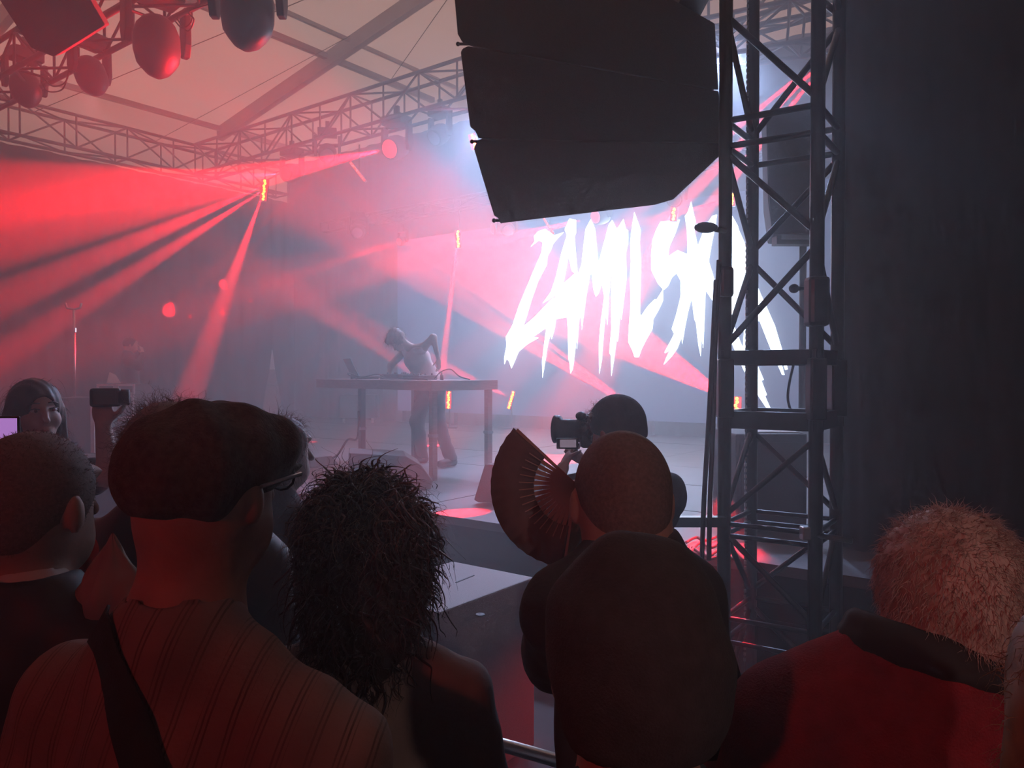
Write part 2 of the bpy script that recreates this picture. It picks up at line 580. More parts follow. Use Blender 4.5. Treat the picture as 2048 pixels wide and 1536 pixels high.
# moving heads: (lens position, aim target, size, lit?, label)
HEADS = [
    ((571, 347, 15.0), (0, 390, 10.0), 1.1, True, 'moving head lamp with small red lens under the upstage truss near the corner'),
    ((778, 298, 13.2), (330, 390, 9.5), 1.25, True, 'moving head lamp with glowing red lens and pale yoke throwing a cone sideways'),
    ((985, 458, 14.5), (640, 500, 13.0), 0.8, True, 'small moving head lamp with a red lens under the lower edge of the line array'),
    ((1190, 434, 13.2), (1000, 470, 12.0), 0.9, True, 'small moving head lamp with a red lens above the letters of the screen'),
    ((798, 484, 16.2), (560, 560, 14.0), 0.6, True, 'tiny far moving head lamp with a red lens left of the performer'),
]
BEAM = []
for (p, tgt, k, lit, lab) in HEADS:
    a = ray(p, tgt)
    moving_head(lab, at(*p) - a * 0.18 * k, a, k, M['lens_halo_red'] if lit else None)
for (p, tgt, k, lab) in (((655, 305, 14.2), (640, 420, 12), 1.0, 'unlit moving head lamp hanging between the two red ones on the truss'),
                         ((880, 268, 12.8), (780, 330, 12), 1.0, 'unlit grey lamp tilted sideways at the right end of the visible truss row'),
                         ((716, 462, 16.0), (690, 520, 14), 0.9, 'pale unlit lamp hanging far back above the laptop'),
                         ((1014, 458, 14.0), (1060, 520, 12), 0.8, 'pale unlit lamp beside the lower corner of the line array'),
                         ((1350, 395, 11.6), (1330, 470, 10), 0.8, 'pale unlit lamp at the lower right edge of the line array')):
    a = ray(p, tgt)
    moving_head(lab, at(*p), a, k, None, M['grille'])
# near lamps on the dark front truss
for (p, aim, k, lab) in (((50, 172, 9.2), (0.35, -0.25, -1.0), 1.0, 'dark moving head lamp nearest the picture edge on the near truss'),
                         ((180, 146, 8.2), (0.45, -0.2, -1.0), 0.95, 'dark moving head lamp with a pointed hood below the hanging red speaker'),
                         ((313, 82, 7.2), (0.1, -0.1, -1.0), 1.25, 'large round dark moving head lamp hanging left of the roof purlin'),
                         ((496, 14, 6.4), (0.0, -0.1, -1.0), 1.30, 'large dark moving head lamp cut by the top edge above the purlin')):
    moving_head(lab, at(*p), aim, k, None, M['lamp'], 'near moving head lamps', True)

# red beams: (source, target, power, cone degrees)
BEAMS = [
    ((528, 372, 15.3), (0, 600, 10.5), 12000, 5.5), ((528, 380, 15.3), (0, 715, 10.5), 12000, 4.6), ((526, 388, 15.3), (375, 800, 12.5), 9000, 6.5),
    ((571, 347, 14.9), (0, 390, 10.0), 12000, 11.0),
    ((778, 298, 13.1), (330, 390, 9.5), 20000, 8.0),
    ((946, 274, 12.0), (760, 520, 12.0), 4000, 3.0), ((947, 283, 12.0), (775, 545, 12.0), 4000, 3.0), ((949, 292, 12.0), (800, 560, 12.0), 3500, 2.6),
    ((916, 478, 15.2), (884, 742, 12.5), 16000, 2.4),
    ((985, 458, 14.4), (640, 515, 13.0), 8000, 5.0), ((1190, 434, 13.1), (1000, 480, 12.0), 9000, 7.0), ((798, 484, 16.1), (560, 560, 14.0), 2500, 7.0),
    ((1348, 416, 12.2), (1250, 620, 11.0), 3500, 12.0), ((1464, 399, 11.4), (1300, 440, 11.0), 4000, 7.0),
    ((1472, 805, 11.5), (1120, 600, 9.5), 12000, 15.0),
    ((1238, 792, 13.1), (1060, 660, 11.5), 16000, 2.4), ((1238, 796, 13.1), (1075, 690, 11.5), 16000, 2.4), ((1239, 800, 13.1), (1050, 690, 11.5), 16000, 3.2),
    ((1020, 795, 14.5), (800, 690, 12.0), 2500, 6.0),
    ((1640, 128, 9.0), (1440, 330, 8.0), 12000, 3.2), ((1644, 136, 9.0), (1470, 350, 8.0), 12000, 3.2), ((1636, 120, 9.0), (1420, 300, 8.0), 10000, 2.6),
    ((960, 222, 12.2), (640, 200, 11.0), 350, 9.0),
    ((893, 792, 14.8), (600, 590, 13.0), 3000, 8.0),
    ((632, 352, 13.8), (345, 615, 16.6), 14000, 3.4), ((632, 352, 13.8), (450, 565, 17.6), 14000, 2.6), ((632, 352, 13.8), (448, 622, 17.6), 7000, 1.6), ((632, 352, 13.8), (385, 628, 17.0), 6000, 1.0), ((632, 352, 13.8), (508, 590, 18.0), 4000, 1.2),
]
spot('floor_red_fill', at(1452, 985, 4.95), at(1430, 1105, 4.72), 160, 80, RED, 0.5, 0.02)  # added red spot without a lamp body, reddens the stage edge
LENS = {(571, 347, 14.9), (778, 298, 13.1), (985, 458, 14.4), (1190, 434, 13.1), (798, 484, 16.1)}
for a, b, pw, dg in BEAMS:
    pa_, pb_ = at(*a), at(*b)
    spot('beam', pa_ + (pb_ - pa_).normalized() * (0.24 if a in LENS else 0.05), pb_, pw * BEAMK, dg, RED, 0.45, 0.015)

# hanging speaker in the top left corner
pts = [at(-40, -60, 6.6), at(150, -55, 6.2), at(211, 50, 6.2), at(108, 114, 6.5), at(62, 96, 6.6)]
root = thing('hanging_speaker', 'large dark speaker box with red lit edge hung in the top corner', 'speaker', pts[3])
MB().prism(pts, (-0.25, 0.55, 0.25)).build('body', M['cab'], root, bevel=0.012)
MB().tube([at(60, -40, 6.7), at(40, -120, 6.9)], 0.02).build('hanger', M['black'], root)

# coils of lamp cable on the near truss
def cable(name, label, pts, r, group=None, material=None, res=10):
    P = [Vector(p) for p in pts]
    path = []
    for i in range(len(P) - 1):
        p0, p1, p2, p3 = P[max(i - 1, 0)], P[i], P[i + 1], P[min(i + 2, len(P) - 1)]
        for j in range(res):
            t = j / res
            path.append(0.5 * ((2 * p1) + (p2 - p0) * t + (2 * p0 - 5 * p1 + 4 * p2 - p3) * t * t + (3 * p1 - p0 - 3 * p2 + p3) * t ** 3))
    path.append(P[-1])
    o = MB().tube(path, r, 6).build(name, material or M['cable'], None, True)
    return tag(o, label, 'cable', group)


cable('lamp_cable', 'thin cable looping below the near truss between the two small lamps', [at(82, 160, 8.8), at(95, 182, 8.8), at(125, 178, 8.6), at(138, 140, 8.5)], 0.008, 'lamp cables')
cable('lamp_cable', 'second thin cable loop hanging beside the small lamp', [at(86, 155, 8.5), at(105, 172, 8.5), at(130, 165, 8.35), at(140, 135, 8.3)], 0.008, 'lamp cables')
cable('lamp_cable', 'thin cable loop beside the large round lamp', [at(352, 35, 7.0), at(375, 62, 7.0), at(388, 40, 6.9), at(380, 22, 6.9), at(440, 2, 6.7)], 0.007, 'lamp cables')
cable('lamp_cable', 'short thin cable curl behind the large round lamp', [at(350, 42, 7.15), at(365, 56, 7.15), at(382, 45, 7.1), at(384, 25, 7.1)], 0.007, 'lamp cables')

# ================================================================== lit screen with its lettering
SSC = SB - 0.18                               # face of the screen, just in front of the back drape


def on_screen(px, py, off=0.0):
    d = at(px, py, 1) - CAM
    n = e2
    k = (st(0, SSC - off, 0) - CAM).dot(n) / d.dot(n)
    return CAM + d * k


scr = thing('led_screen', 'large LED wall showing dripping white hand-drawn lettering behind the performer', 'screen', st(9.3, SSC, ZS))
ta, tb, za, zb = 3.6, 15.2, 1.05, 4.75
MB().box(st((ta + tb) / 2, SSC + 0.05, (za + zb) / 2), (tb - ta, 0.08, zb - za), (e1, e2, UP)).build('screen_face', M['screen'], scr)
for t in np.arange(ta, tb, 1.5):
    MB().box(st(t + 0.1, SSC + 0.06, (ZS + za) / 2), (0.08, 0.1, za - ZS), (e1, e2, UP)).build('ground_support', M['black'], scr)


def cr(poly, x0=960.0, y0=400.0, k=3.103):
    return [(x0 + a / k, y0 + b / k) for a, b in poly]


LETTERS = {
    'Z': [[(315, 290), (340, 255), (335, 225), (360, 195), (405, 180), (440, 205), (460, 220), (520, 200), (480, 240), (455, 270), (440, 310), (418, 350), (415, 400), (362, 500), (320, 620), (290, 720), (268, 785), (340, 725), (400, 660), (450, 610), (540, 600), (545, 725), (470, 740), (400, 800), (330, 850), (365, 855), (300, 890), (240, 940), (215, 1000), (195, 1045), (180, 1000), (165, 985), (152, 1020), (150, 980), (165, 900), (160, 850), (200, 780), (240, 660), (290, 540), (340, 420), (380, 330), (390, 265), (365, 250), (340, 270)]],
    'A': [[(555, 115), (525, 185), (540, 215), (505, 330), (470, 480), (440, 570), (390, 640), (440, 610), (480, 585), (515, 525), (540, 400), (548, 345), (595, 330), (585, 230), (597, 200), (595, 125)],
          [(548, 345), (595, 330), (605, 450), (625, 470), (660, 560), (645, 700), (632, 805), (628, 720), (615, 740), (602, 925), (598, 850), (590, 940), (575, 1050), (562, 1075), (555, 1000), (548, 985), (545, 800), (540, 720), (550, 600), (590, 520), (590, 455), (570, 440)],
          [(480, 580), (515, 520), (590, 455), (600, 610), (540, 640), (480, 690), (545, 700), (545, 725), (470, 740), (465, 790), (445, 865), (438, 830), (420, 900), (388, 1105), (385, 1000), (400, 880), (410, 800), (380, 790), (430, 680)]],
    'M': [[(690, 115), (712, 180), (700, 330), (690, 440), (665, 560), (645, 700), (620, 640), (600, 560), (605, 470), (630, 400), (640, 300), (655, 180)],
          [(690, 115), (715, 185), (722, 270), (735, 390), (770, 260), (800, 150), (820, 125), (850, 180), (840, 300), (815, 440), (800, 600), (790, 775), (782, 700), (770, 800), (755, 1000), (740, 1080), (738, 900), (745, 800), (770, 600), (757, 520), (735, 580), (720, 600), (705, 560), (690, 440), (685, 300)]],
    'I': [[(850, 180), (890, 118), (905, 180), (920, 190), (920, 260), (905, 330), (910, 480), (890, 640), (878, 745), (872, 690), (855, 880), (848, 860), (830, 1000), (815, 1095), (812, 960), (803, 950), (815, 800), (812, 600), (820, 420), (840, 300)]],
    'L': [[(958, 75), (985, 150), (998, 190), (990, 260), (1000, 400), (995, 560), (992, 700), (1000, 720), (1040, 660), (1085, 615), (1095, 620), (1135, 555), (1135, 625), (1110, 680), (1075, 740), (1070, 800), (1030, 870), (1000, 930), (985, 975), (960, 975), (945, 930), (920, 880), (925, 780), (935, 640), (930, 480), (935, 380), (932, 260), (945, 150)]],
    'S': [[(1120, 135), (1240, 122), (1215, 200), (1175, 290), (1168, 350), (1225, 312), (1285, 335), (1310, 440), (1320, 580), (1290, 700), (1270, 800), (1255, 895), (1252, 850), (1225, 920), (1190, 970), (1140, 1022), (1160, 970), (1180, 930), (1150, 950), (1145, 945), (1180, 880), (1205, 830), (1190, 800), (1215, 720), (1245, 600), (1245, 500), (1220, 455), (1190, 480), (1170, 530), (1140, 558), (1105, 520), (1085, 480), (1065, 440), (1062, 340), (1070, 250), (1095, 180)]],
    'K': [[(1310, 10), (1325, 80), (1338, 130), (1330, 190), (1352, 285), (1395, 170), (1440, 100), (1470, 90), (1460, 170), (1440, 260), (1420, 380), (1450, 480), (1490, 600), (1480, 700), (1440, 620), (1400, 560), (1395, 700), (1385, 920), (1375, 850), (1370, 970), (1355, 900), (1340, 760), (1330, 740), (1310, 580), (1290, 430), (1285, 200), (1272, 100), (1290, 75)]],
    'A2': [[(1560, 90), (1600, 160), (1620, 250), (1640, 420), (1640, 480), (1600, 600), (1560, 740), (1640, 940), (1650, 1085), (1625, 1030), (1590, 950), (1545, 850), (1500, 740), (1540, 560), (1560, 400), (1545, 250)],
           [(1590, 150), (1640, 260), (1690, 450), (1740, 580), (1790, 690), (1830, 780), (1860, 880), (1910, 1050), (1895, 1055), (1850, 940), (1890, 1085), (1875, 1085), (1810, 940), (1735, 750), (1700, 760), (1640, 520), (1600, 300)],
           [(1640, 780), (1690, 900), (1720, 1020), (1760, 1115), (1750, 1120), (1720, 1050), (1780, 1210), (1770, 1215), (1730, 1130), (1810, 1310), (1790, 1310), (1710, 1190), (1660, 1050), (1630, 940)]],
}
for nm, polys in LETTERS.items():
    mb = MB()
    for i, poly in enumerate(polys):
        mb.add([on_screen(x, y, 0.006 + 0.001 * i) for x, y in cr(poly)], [tuple(range(len(poly)))])
    mb.build('letter', M['letter'], scr)

# ================================================================== line array speaker (near, top centre)
pa = thing('line_array_speaker', 'huge black line array speaker hanging in front of the tower', 'speaker', at(1190, 440, 4.1))
back = Vector((0.07, 0.56, 0.20))
CABS = [
    [(903, -70), (1225, -70), (1430, 47), (1437, 180), (936, 90), (924, 84), (915, 68)],
    [(936, 92), (1437, 182), (1457, 287), (957, 277), (950, 262), (940, 254), (921, 104), (925, 97)],
    [(957, 279), (1457, 289), (1456, 296), (1347, 399), (1310, 410), (1000, 447), (996, 436), (988, 432), (947, 296), (951, 288)],
]
for i, cpoly in enumerate(CABS):
    MB().prism([at(x, y, 4.06 - 0.03 * i + 0.02 * (x > 1300)) for x, y in cpoly], back).build('cabinet', M['cab'], pa, bevel=0.006)
for (x, y) in ((919, 88), (947, 283), (991, 441)):
    p = at(x, y, 4.13)
    MB().tube([p - _rt * 0.008, p + _rt * 0.05], 0.008, 8).ball(p - _rt * 0.008, 0.012, 8, 5).build('rigging_pin', M['black'], pa, True)
MB().box(at(1240, -75, 4.3), (0.8, 0.5, 0.08)).build('rigging_frame', M['black'], pa)
q = at(1385, -8, 4.35)
MB().box(q, (0.16, 0.4, 0.09)).build('rigging_arm', M['black'], pa)

# ================================================================== tower
tw = thing('truss_tower', 'black truss tower with four tubes, collars and a chain in front of the stage', 'truss', (1.40, 4.0, 0))
CH = [Vector((1.088, 3.94, 0)), Vector((1.462, 3.70, 0)), Vector((1.714, 4.06, 0)), Vector((1.338, 4.30, 0))]
for c in CH:
    MB().tube([c + UP * 0.14, c + UP * 7.0], 0.034, 12).build('chord', M['tower'], tw, True)
lev = [0.62, 1.105, 1.60]
lev2 = [1.98, 2.52, 3.03, 3.16, 3.72, 4.28, 4.84, 5.4]


def brace(p, q, r=0.015, nm='brace'):
    MB().tube([p, q], r, 8, False).build(nm, M['tower'], tw, True)


zz = [0.16] + lev
for i in range(len(zz) - 1):
    for f in range(4):
        a, b = CH[f], CH[(f + 1) % 4]
        if (i + f) % 2:
            a, b = b, a
        brace(a + UP * (zz[i] + 0.04), b + UP * (zz[i + 1] - 0.04))
for z in (0.62, 0.50, 1.105, 1.045):
    for f in range(4):
        brace(CH[f] + UP * z, CH[(f + 1) % 4] + UP * z, 0.013)
for i in range(len(lev2) - 1):
    if abs(lev2[i + 1] - lev2[i]) < 0.2:
        for f in range(4):
            brace(CH[f] + UP * lev2[i], CH[(f + 1) % 4] + UP * lev2[i], 0.017)
            brace(CH[f] + UP * lev2[i + 1], CH[(f + 1) % 4] + UP * lev2[i + 1], 0.017)
        continue
    for f in range(4):
        a, b = CH[f], CH[(f + 1) % 4]
        if (i + f) % 2:
            a, b = b, a
        brace(a + UP * (lev2[i] + 0.03), b + UP * (lev2[i + 1] - 0.03), 0.017)
for z, h in ((1.955, 0.075), (1.64, 0.09)):
    for f in range(4):
        a, b = CH[f], CH[(f + 1) % 4]
        d = (b - a)
        L = d.length
        d = d / L
        n = Vector((d.y, -d.x, 0))
        MB().box((a + b) / 2 + UP * z, (L + 0.07, 0.02, h), (d, n, UP)).build('collar', M['tower'], tw, bevel=0.004)
for c in CH[:3]:
    MB().box(c + UP * 1.80, (0.08, 0.08, 0.30)).build('sleeve_corner', M['tower'], tw, bevel=0.01)
MB().box(CH[1] + UP * 2.22, (0.10, 0.10, 0.24)).build('sleeve_wheel_block', M['tower'], tw, bevel=0.02)
MB().box(CH[0] + UP * 2.34, (0.075, 0.09, 0.16)).build('sleeve_wheel_block', M['tower'], tw, bevel=0.02)
# chain running down the inner tube
mb = MB()
z = 0.28
while z < 5.6:
    mb.box(CH[3] + Vector((-0.040, -0.03, z)), (0.012, 0.008, 0.018))
    z += 0.032
mb.build('hoist_chain', M['steel'], tw, kind='stuff')
# base plate and silver bracket at the foot, side bar
MB().box((1.40, 4.0, 0.07), (0.9, 0.9, 0.14)).build('base_plate', M['black'], tw, bevel=0.01)
bk = at(1499, 1447, 3.82)
MB().box(bk, (0.115, 0.03, 0.10)).build('base_bracket', M['steel'], tw, bevel=0.006, label='silver hinged bracket at the tower foot')
MB().box(bk + Vector((0, -0.02, 0.01)), (0.035, 0.03, 0.12)).build('bracket_screw', M['black'], tw)
MB().box(bk + Vector((-0.07, 0.01, -0.05)), (0.03, 0.03, 0.16)).build('bracket_rib', M['steel'], tw)
p, q = at(1330, 1043, 3.9), at(1450, 1043, 3.9)
MB().box((p + q) / 2, ((q - p).length, 0.05, 0.05)).build('side_bar', M['tower'], tw)
p = at(1612, 1066, 3.72)
MB().box(p, (0.05, 0.05, 0.065)).build('clamp', M['steel'], tw, bevel=0.006)
MB().tube([p, at(1705, 1082, 3.6)], 0.014, 8).build('side_rail', M['tower'], tw, True)
p = at(1412, 455, 3.8)
MB().ball(p, (0.06, 0.03, 0.028), 12, 8).tube([p, at(1450, 462, 3.9)], 0.014, 8).build('clamp_handle', M['tower'], tw, True)
p = at(1588, 577, 4.05)
MB().ball(p, (0.028, 0.025, 0.025), 10, 8).tube([p, at(1625, 577, 4.1)], 0.012, 8).build('clamp_handle', M['tower'], tw, True)

cable('power_cable', 'black cable hanging beside the tower, outer of the two', [at(1432, 560, 3.8), at(1425, 700, 3.8), at(1417, 850, 3.8), at(1408, 1000, 3.8), at(1404, 1120, 3.8)], 0.012, 'cables beside the tower')
cable('power_cable', 'black cable hanging tight against the tower tube', [at(1438, 520, 3.85), at(1430, 700, 3.85), at(1426, 850, 3.85), at(1420, 1000, 3.85), at(1418, 1120, 3.85)], 0.012, 'cables beside the tower')
cable('thin_cable', 'thin black cable bowing inside the tower above the collar', [at(1588, 725, 4.3), at(1578, 770, 4.3), at(1576, 800, 4.3), at(1584, 830, 4.3)], 0.007)
for i, pts in enumerate(([(1372, 1085), (1395, 1075), (1420, 1095), (1440, 1085)], [(1380, 1105), (1400, 1085), (1430, 1075), (1450, 1060)], [(1385, 1095), (1415, 1112), (1440, 1100), (1468, 1118)], [(1445, 1070), (1460, 1095), (1475, 1105), (1490, 1120)], [(1376, 1092), (1378, 1112), (1410, 1120), (1445, 1110)])):
    pp = []
    for (x, y) in pts:
        d = (CAM.z - ZS - 0.02) * F / (y - 745)
        pp.append(at(x, y, d))
    cable('floor_cable', ['black cable coiled on the stage edge, uppermost loop', 'black cable crossing the coil towards the tower', 'black cable lying lowest over the red lit floor', 'black cable running inside the tower foot', 'black cable closing the coil at its outer end'][i], pp, 0.010, 'cables on the stage edge')

# speaker on a pole, and cabinets behind the tower
sp = thing('pole_speaker', 'dark side speaker tilted on a bracket and pole behind the tower', 'speaker', at(1605, 1060, 5.3))
MB().prism([at(1532, 222, 5.1), at(1640, 215, 5.1), at(1650, 440, 5.1), at(1640, 470, 5.1), at(1545, 468, 5.1), at(1536, 400, 5.1)], (0.1, 0.4, 0.0)).build('body', M['cab'], sp, bevel=0.01)
MB().box(at(1590, 486, 5.2), (0.26, 0.1, 0.03)).build('bracket', M['black'], sp)
MB().box(at(1553, 465, 5.2), (0.03, 0.1, 0.17)).build('bracket_arm', M['black'], sp)
MB().tube([at(1606, 486, 5.3), at(1604, 862, 5.3)], 0.024, 10).build('pole', M['black'], sp, True)
for (a, b, c, d, dep, lab) in ((1472, 1615, 868, 1075, 5.2, 'dark speaker cabinet standing on the stage behind the tower'),):
    p0, p1 = at(a, c, dep), at(b, c, dep)
    r = thing('side_cabinet', lab, 'speaker', Vector(((p0.x + p1.x) / 2, p0.y, ZS)))
    hgt = p0.z - ZS - 0.005
    MB().box(((p0.x + p1.x) / 2, p0.y + 0.3, ZS + 0.005 + hgt / 2), (p1.x - p0.x, 0.6, hgt)).build('body', M['wedge'], r, bevel=0.01)
    MB().box(((p0.x + p1.x) / 2 + 0.08, p0.y + 0.25, p0.z + 0.004), (0.28, 0.3, 0.006)).build('top_label', M['paper'], r)
    MB().box(((p0.x + p1.x) / 2, p0.y - 0.006, ZS + hgt / 2), ((p1.x - p0.x) * 0.86, 0.012, hgt * 0.85)).build('grille', M['grille'], r)

# sub cabinet in the pit
zt = 0.85
def top(px, py, z=zt):
    return at(px, py, (CAM.z - z) * F / (py - 745))
a, b, c = top(905, 1122), top(1075, 1152), top(935, 1235)
ux, uy = (b - a), (c - b)
ux = e1 * ux.length
uy = -e2 * 0.72
sb = thing('subwoofer', 'wide subwoofer cabinet in the pit with a pale lit top', 'speaker', a + (ux + uy) / 2 - UP * (zt))
cc = a + (ux + uy) / 2
MB().box((cc.x, cc.y, zt / 2), (ux.length, 0.72, zt), (e1, e2, UP)).build('body', M['sub'], sb, bevel=0.008)
MB().box((cc.x - e2.x * 0.365, cc.y - e2.y * 0.365, zt / 2), (ux.length * 0.94, 0.012, zt * 0.9), (e1, e2, UP)).build('grille', M['cab'], sb)
MB().lathe(cc - e1 * 0.14 + Vector((0, 0, 0)), UP, [(0, 0.028), (0.002, 0.028), (0.003, 0.012)], 16).build('pole_socket', M['cable'], sb)
MB().box(cc + e2 * 0.12 + e1 * 0.02 + UP * 0.001, (0.008, 0.16, 0.003), (e1, (e2 - e1 * 0.1).normalized(), UP)).build('top_groove', M['cable'], sb)
MB().lathe(c + e2 * 0.06 + e1 * 0.02, UP, [(0, 0.022), (0.003, 0.02)], 12).build('stacking_foot', M['cable'], sb)
# crowd barrier rail
br = thing('crowd_barrier', 'low steel crowd barrier with a bright rail between the front row and the pit', 'barrier', (0.0, 2.1, 0))
bd = Vector((0.86, -0.5, 0)).normalized()
bc = at(1008, 1491, 1.95)
MB().tube([bc - bd * 1.8, bc + bd * 1.6], 0.017, 10).build('top_rail', M['steel'], br, True)
for k in (-1.7, -0.9, -0.1, 0.7, 1.5):
    q = bc + bd * k
    MB().tube([q, Vector((q.x, q.y, 0.02))], 0.016, 8).build('post', M['alu'], br, True)
MB().tube([Vector((q2.x, q2.y, 0.12)) for q2 in (bc - bd * 1.75, bc + bd * 1.55)], 0.016, 8).build('bottom_rail', M['alu'], br, True)

# ================================================================== deck table with gear
N0 = at(863, 765, 7.56)
N0.z = 1.80
tu = Vector((-0.67, 0.742, 0)).normalized()
tv = Vector((tu.y, -tu.x, 0))
tb_ = thing('deck_table', 'reddish stage deck on square legs used as the performer table', 'table', Vector((N0.x, N0.y, ZS)))
TL, TWD = 2.35, 0.86


def tp(u, v, z=0.0):
    return N0 + tu * u + tv * v + UP * z


MB().box(tp(TL / 2, TWD / 2, -0.02), (TL, TWD, 0.04), (tu, tv, UP)).build('top_board', M['table'], tb_)
for (u, v, su, sv_) in ((TL / 2, 0.015, TL, 0.03), (TL / 2, TWD - 0.015, TL, 0.03), (0.015, TWD / 2, 0.03, TWD - 0.062), (TL - 0.015, TWD / 2, 0.03, TWD - 0.062)):
    MB().box(tp(u, v, -0.07), (su, sv_, 0.06), (tu, tv, UP)).build('frame_rail', M['table'], tb_)
for (u, v) in ((0.07, 0.07), (0.07, TWD - 0.07), (1.42, 0.07), (1.42, TWD - 0.07)):
    h = 1.80 - 0.1 - ZS - 0.004
    p = tp(u, v)
    MB().box((p.x, p.y, ZS + 0.004 + h / 2), (0.062, 0.062, h), (tu, tv, UP)).build('leg', M['alu_far' if u > 1 else 'table'], tb_, bevel=0.004)
    MB().box((p.x, p.y, ZS + 0.45), (0.074, 0.074, 0.03), (tu, tv, UP)).build('leg_clamp', M['alu'], tb_)
# laptop
hp_ = Vector((-1.83, 9.02, 1.802))
lw, lr = Vector((-0.42, 0.907, 0)), Vector((0.907, 0.42, 0))
lp = thing('laptop', 'open dark laptop seen almost edge-on at the far end of the deck table', 'laptop', hp_)
MB().box(hp_ + lr * 0.12 + UP * 0.009, (0.24, 0.34, 0.016), (lr, lw, UP)).build('keyboard_base', M['black'], lp, bevel=0.004)
sl = (UP * 0.90 - lr * 0.44).normalized()
MB().box(hp_ + UP * 0.02 + sl * 0.125, (0.24, 0.34, 0.012), (sl, lw, sl.cross(lw))).build('lid', M['black'], lp, bevel=0.004)
# controllers, mixer, jacks
def gear(name, label, u, v, su, sv_, h, nk=6, cat='music gear'):
    r = thing(name, label, cat, tp(u, v, 0))
    MB().box(tp(u, v, h / 2 + 0.002), (su, sv_, h), (tu, tv, UP)).build('casing', M['black'], r, bevel=0.006)
    for i in range(nk):
        p = tp(u - su * 0.4 + su * 0.8 * (i % 3) / 2, v - sv_ * 0.3 + sv_ * 0.6 * (i // 3) / max(1, (nk // 3 - 1)), h + 0.002)
        MB().lathe(p, UP, [(0, 0.012), (0.018, 0.010), (0.02, 0.004)], 8).build('knob', M['grille'], r)
    return r


gear('mixer', 'low black mixer with knobs on the middle of the deck table', 1.1, 0.42, 0.36, 0.4, 0.06, 9)
gear('effects_box', 'flat black effects box beside the laptop on the deck table', 1.45, 0.62, 0.2, 0.2, 0.045, 6)
gear('drum_machine', 'small black drum machine near the table corner', 0.62, 0.3, 0.3, 0.24, 0.05, 6)
for (u, v, h, lab) in ((0.30, 0.35, 0.085, 'short upright black jack plug on the near end of the table'), (2.02, 0.3, 0.06, 'small upright adaptor behind the laptop, nearer the table edge'), (2.08, 0.42, 0.07, 'small upright adaptor behind the laptop, farther from the edge')):
    tag(MB().lathe(tp(u, v, 0.001), UP, [(0, 0.02), (h * 0.6, 0.02), (h * 0.65, 0.008), (h, 0.006)], 10).build('plug', M['black'], None, True), lab, 'plug')
cable('audio_cable', 'thin cable curling over the near end of the deck table', [tp(0.42, 0.35, 0.02), tp(0.24, 0.3, 0.09), tp(0.08, 0.3, 0.11), tp(-0.0, 0.35, 0.04), tp(0.02, 0.5, 0.008)], 0.006, 'cables on the deck table')
cable('audio_cable', 'thin cable lying along the front of the deck table', [tp(1.6, 0.1, 0.008), tp(1.2, 0.15, 0.03), tp(0.9, 0.08, 0.01), tp(0.5, 0.16, 0.02), tp(0.2, 0.1, 0.008)], 0.008, 'cables on the deck table')
cable('audio_cable', 'tangle of thin cable between laptop and mixer', [tp(1.9, 0.3, 0.008), tp(1.95, 0.2, 0.06), tp(1.8, 0.15, 0.07), tp(1.5, 0.12, 0.03), tp(1.3, 0.2, 0.06), tp(1.0, 0.1, 0.03)], 0.007, 'cables on the deck table')
p = tp(1.42, 0.07)
cable('stage_cable', 'grey cable dropping from the table leg and running across the stage floor', [Vector((p.x - .03, p.y - .03, 1.45)), Vector((p.x - .04, p.y - 0.06, 1.15)), at(695, 880, 8.9), at(672, 912, 8.9) , at(640, 920, 8.95), at(600, 921, 9.0)], 0.012)
# low riser and drum-like shapes behind the table on the left
rs = thing('equipment_trolley', 'grey wheeled equipment case standing far back behind the deck table', 'case', at(720, 838, 16.6))
cc = at(720, 838, 16.6)
MB().box((cc.x, cc.y, ZS + 0.36), (0.76, 0.5, 0.5)).build('body', M['wedge'], rs, bevel=0.01)
for dx in (-0.3, 0.3):
    MB().tube([(cc.x + dx, cc.y - 0.2, ZS + 0.11), (cc.x + dx, cc.y - 0.2, ZS + 0.005)], 0.03, 8).build('wheel', M['white_plastic'], rs)
# pyramid
py = thing('pyramid_stand', 'slender pale pyramid with a pointed tip standing far back on the stage', 'stand', at(545, 838, 16.4))
b0 = at(545, 838, 16.4)
bz = ZS + 0.003
H1, H2 = 1.05, 1.58
def pyr(z0, r0, z1, r1, nm, m):
    v = [Vector((b0.x + i * r0, b0.y + j * r0, bz + z0)) for i, j in ((-1, -1), (1, -1), (1, 1), (-1, 1))] + [Vector((b0.x + i * r1, b0.y + j * r1, bz + z1)) for i, j in ((-1, -1), (1, -1), (1, 1), (-1, 1))]
    MB().add(v, [(0, 3, 2, 1), (4, 5, 6, 7), (0, 1, 5, 4), (1, 2, 6, 5), (2, 3, 7, 6), (3, 0, 4, 7)]).build(nm, m, py)
M['pale'] = mat('pale_cloth', (0.30, 0.26, 0.27), 0.8)
pyr(0, 0.19, 0.80, 0.10, 'body', M['pale'])
pyr(0.815, 0.09, 1.13, 0.045, 'neck', M['pale'])
pyr(1.14, 0.045, 1.56, 0.006, 'tip', M['white_plastic'])

# ================================================================== monitors, cases, stand
def wedge(label, prof_px, d, ext, group='stage monitors'):
    pts = [at(x, y, d) for x, y in prof_px]
    r = thing('monitor_wedge', label, 'speaker', pts[-1])
    MB().prism(pts, ext).build('body', M['wedge'], r, bevel=0.01)
    n = (pts[1] - pts[0]).cross(Vector(ext)).normalized()
    return r


# wedge profiles are set on the stage floor at their own depth
def floor_y(d):
    return 745 + (CAM.z - ZS) * F / d


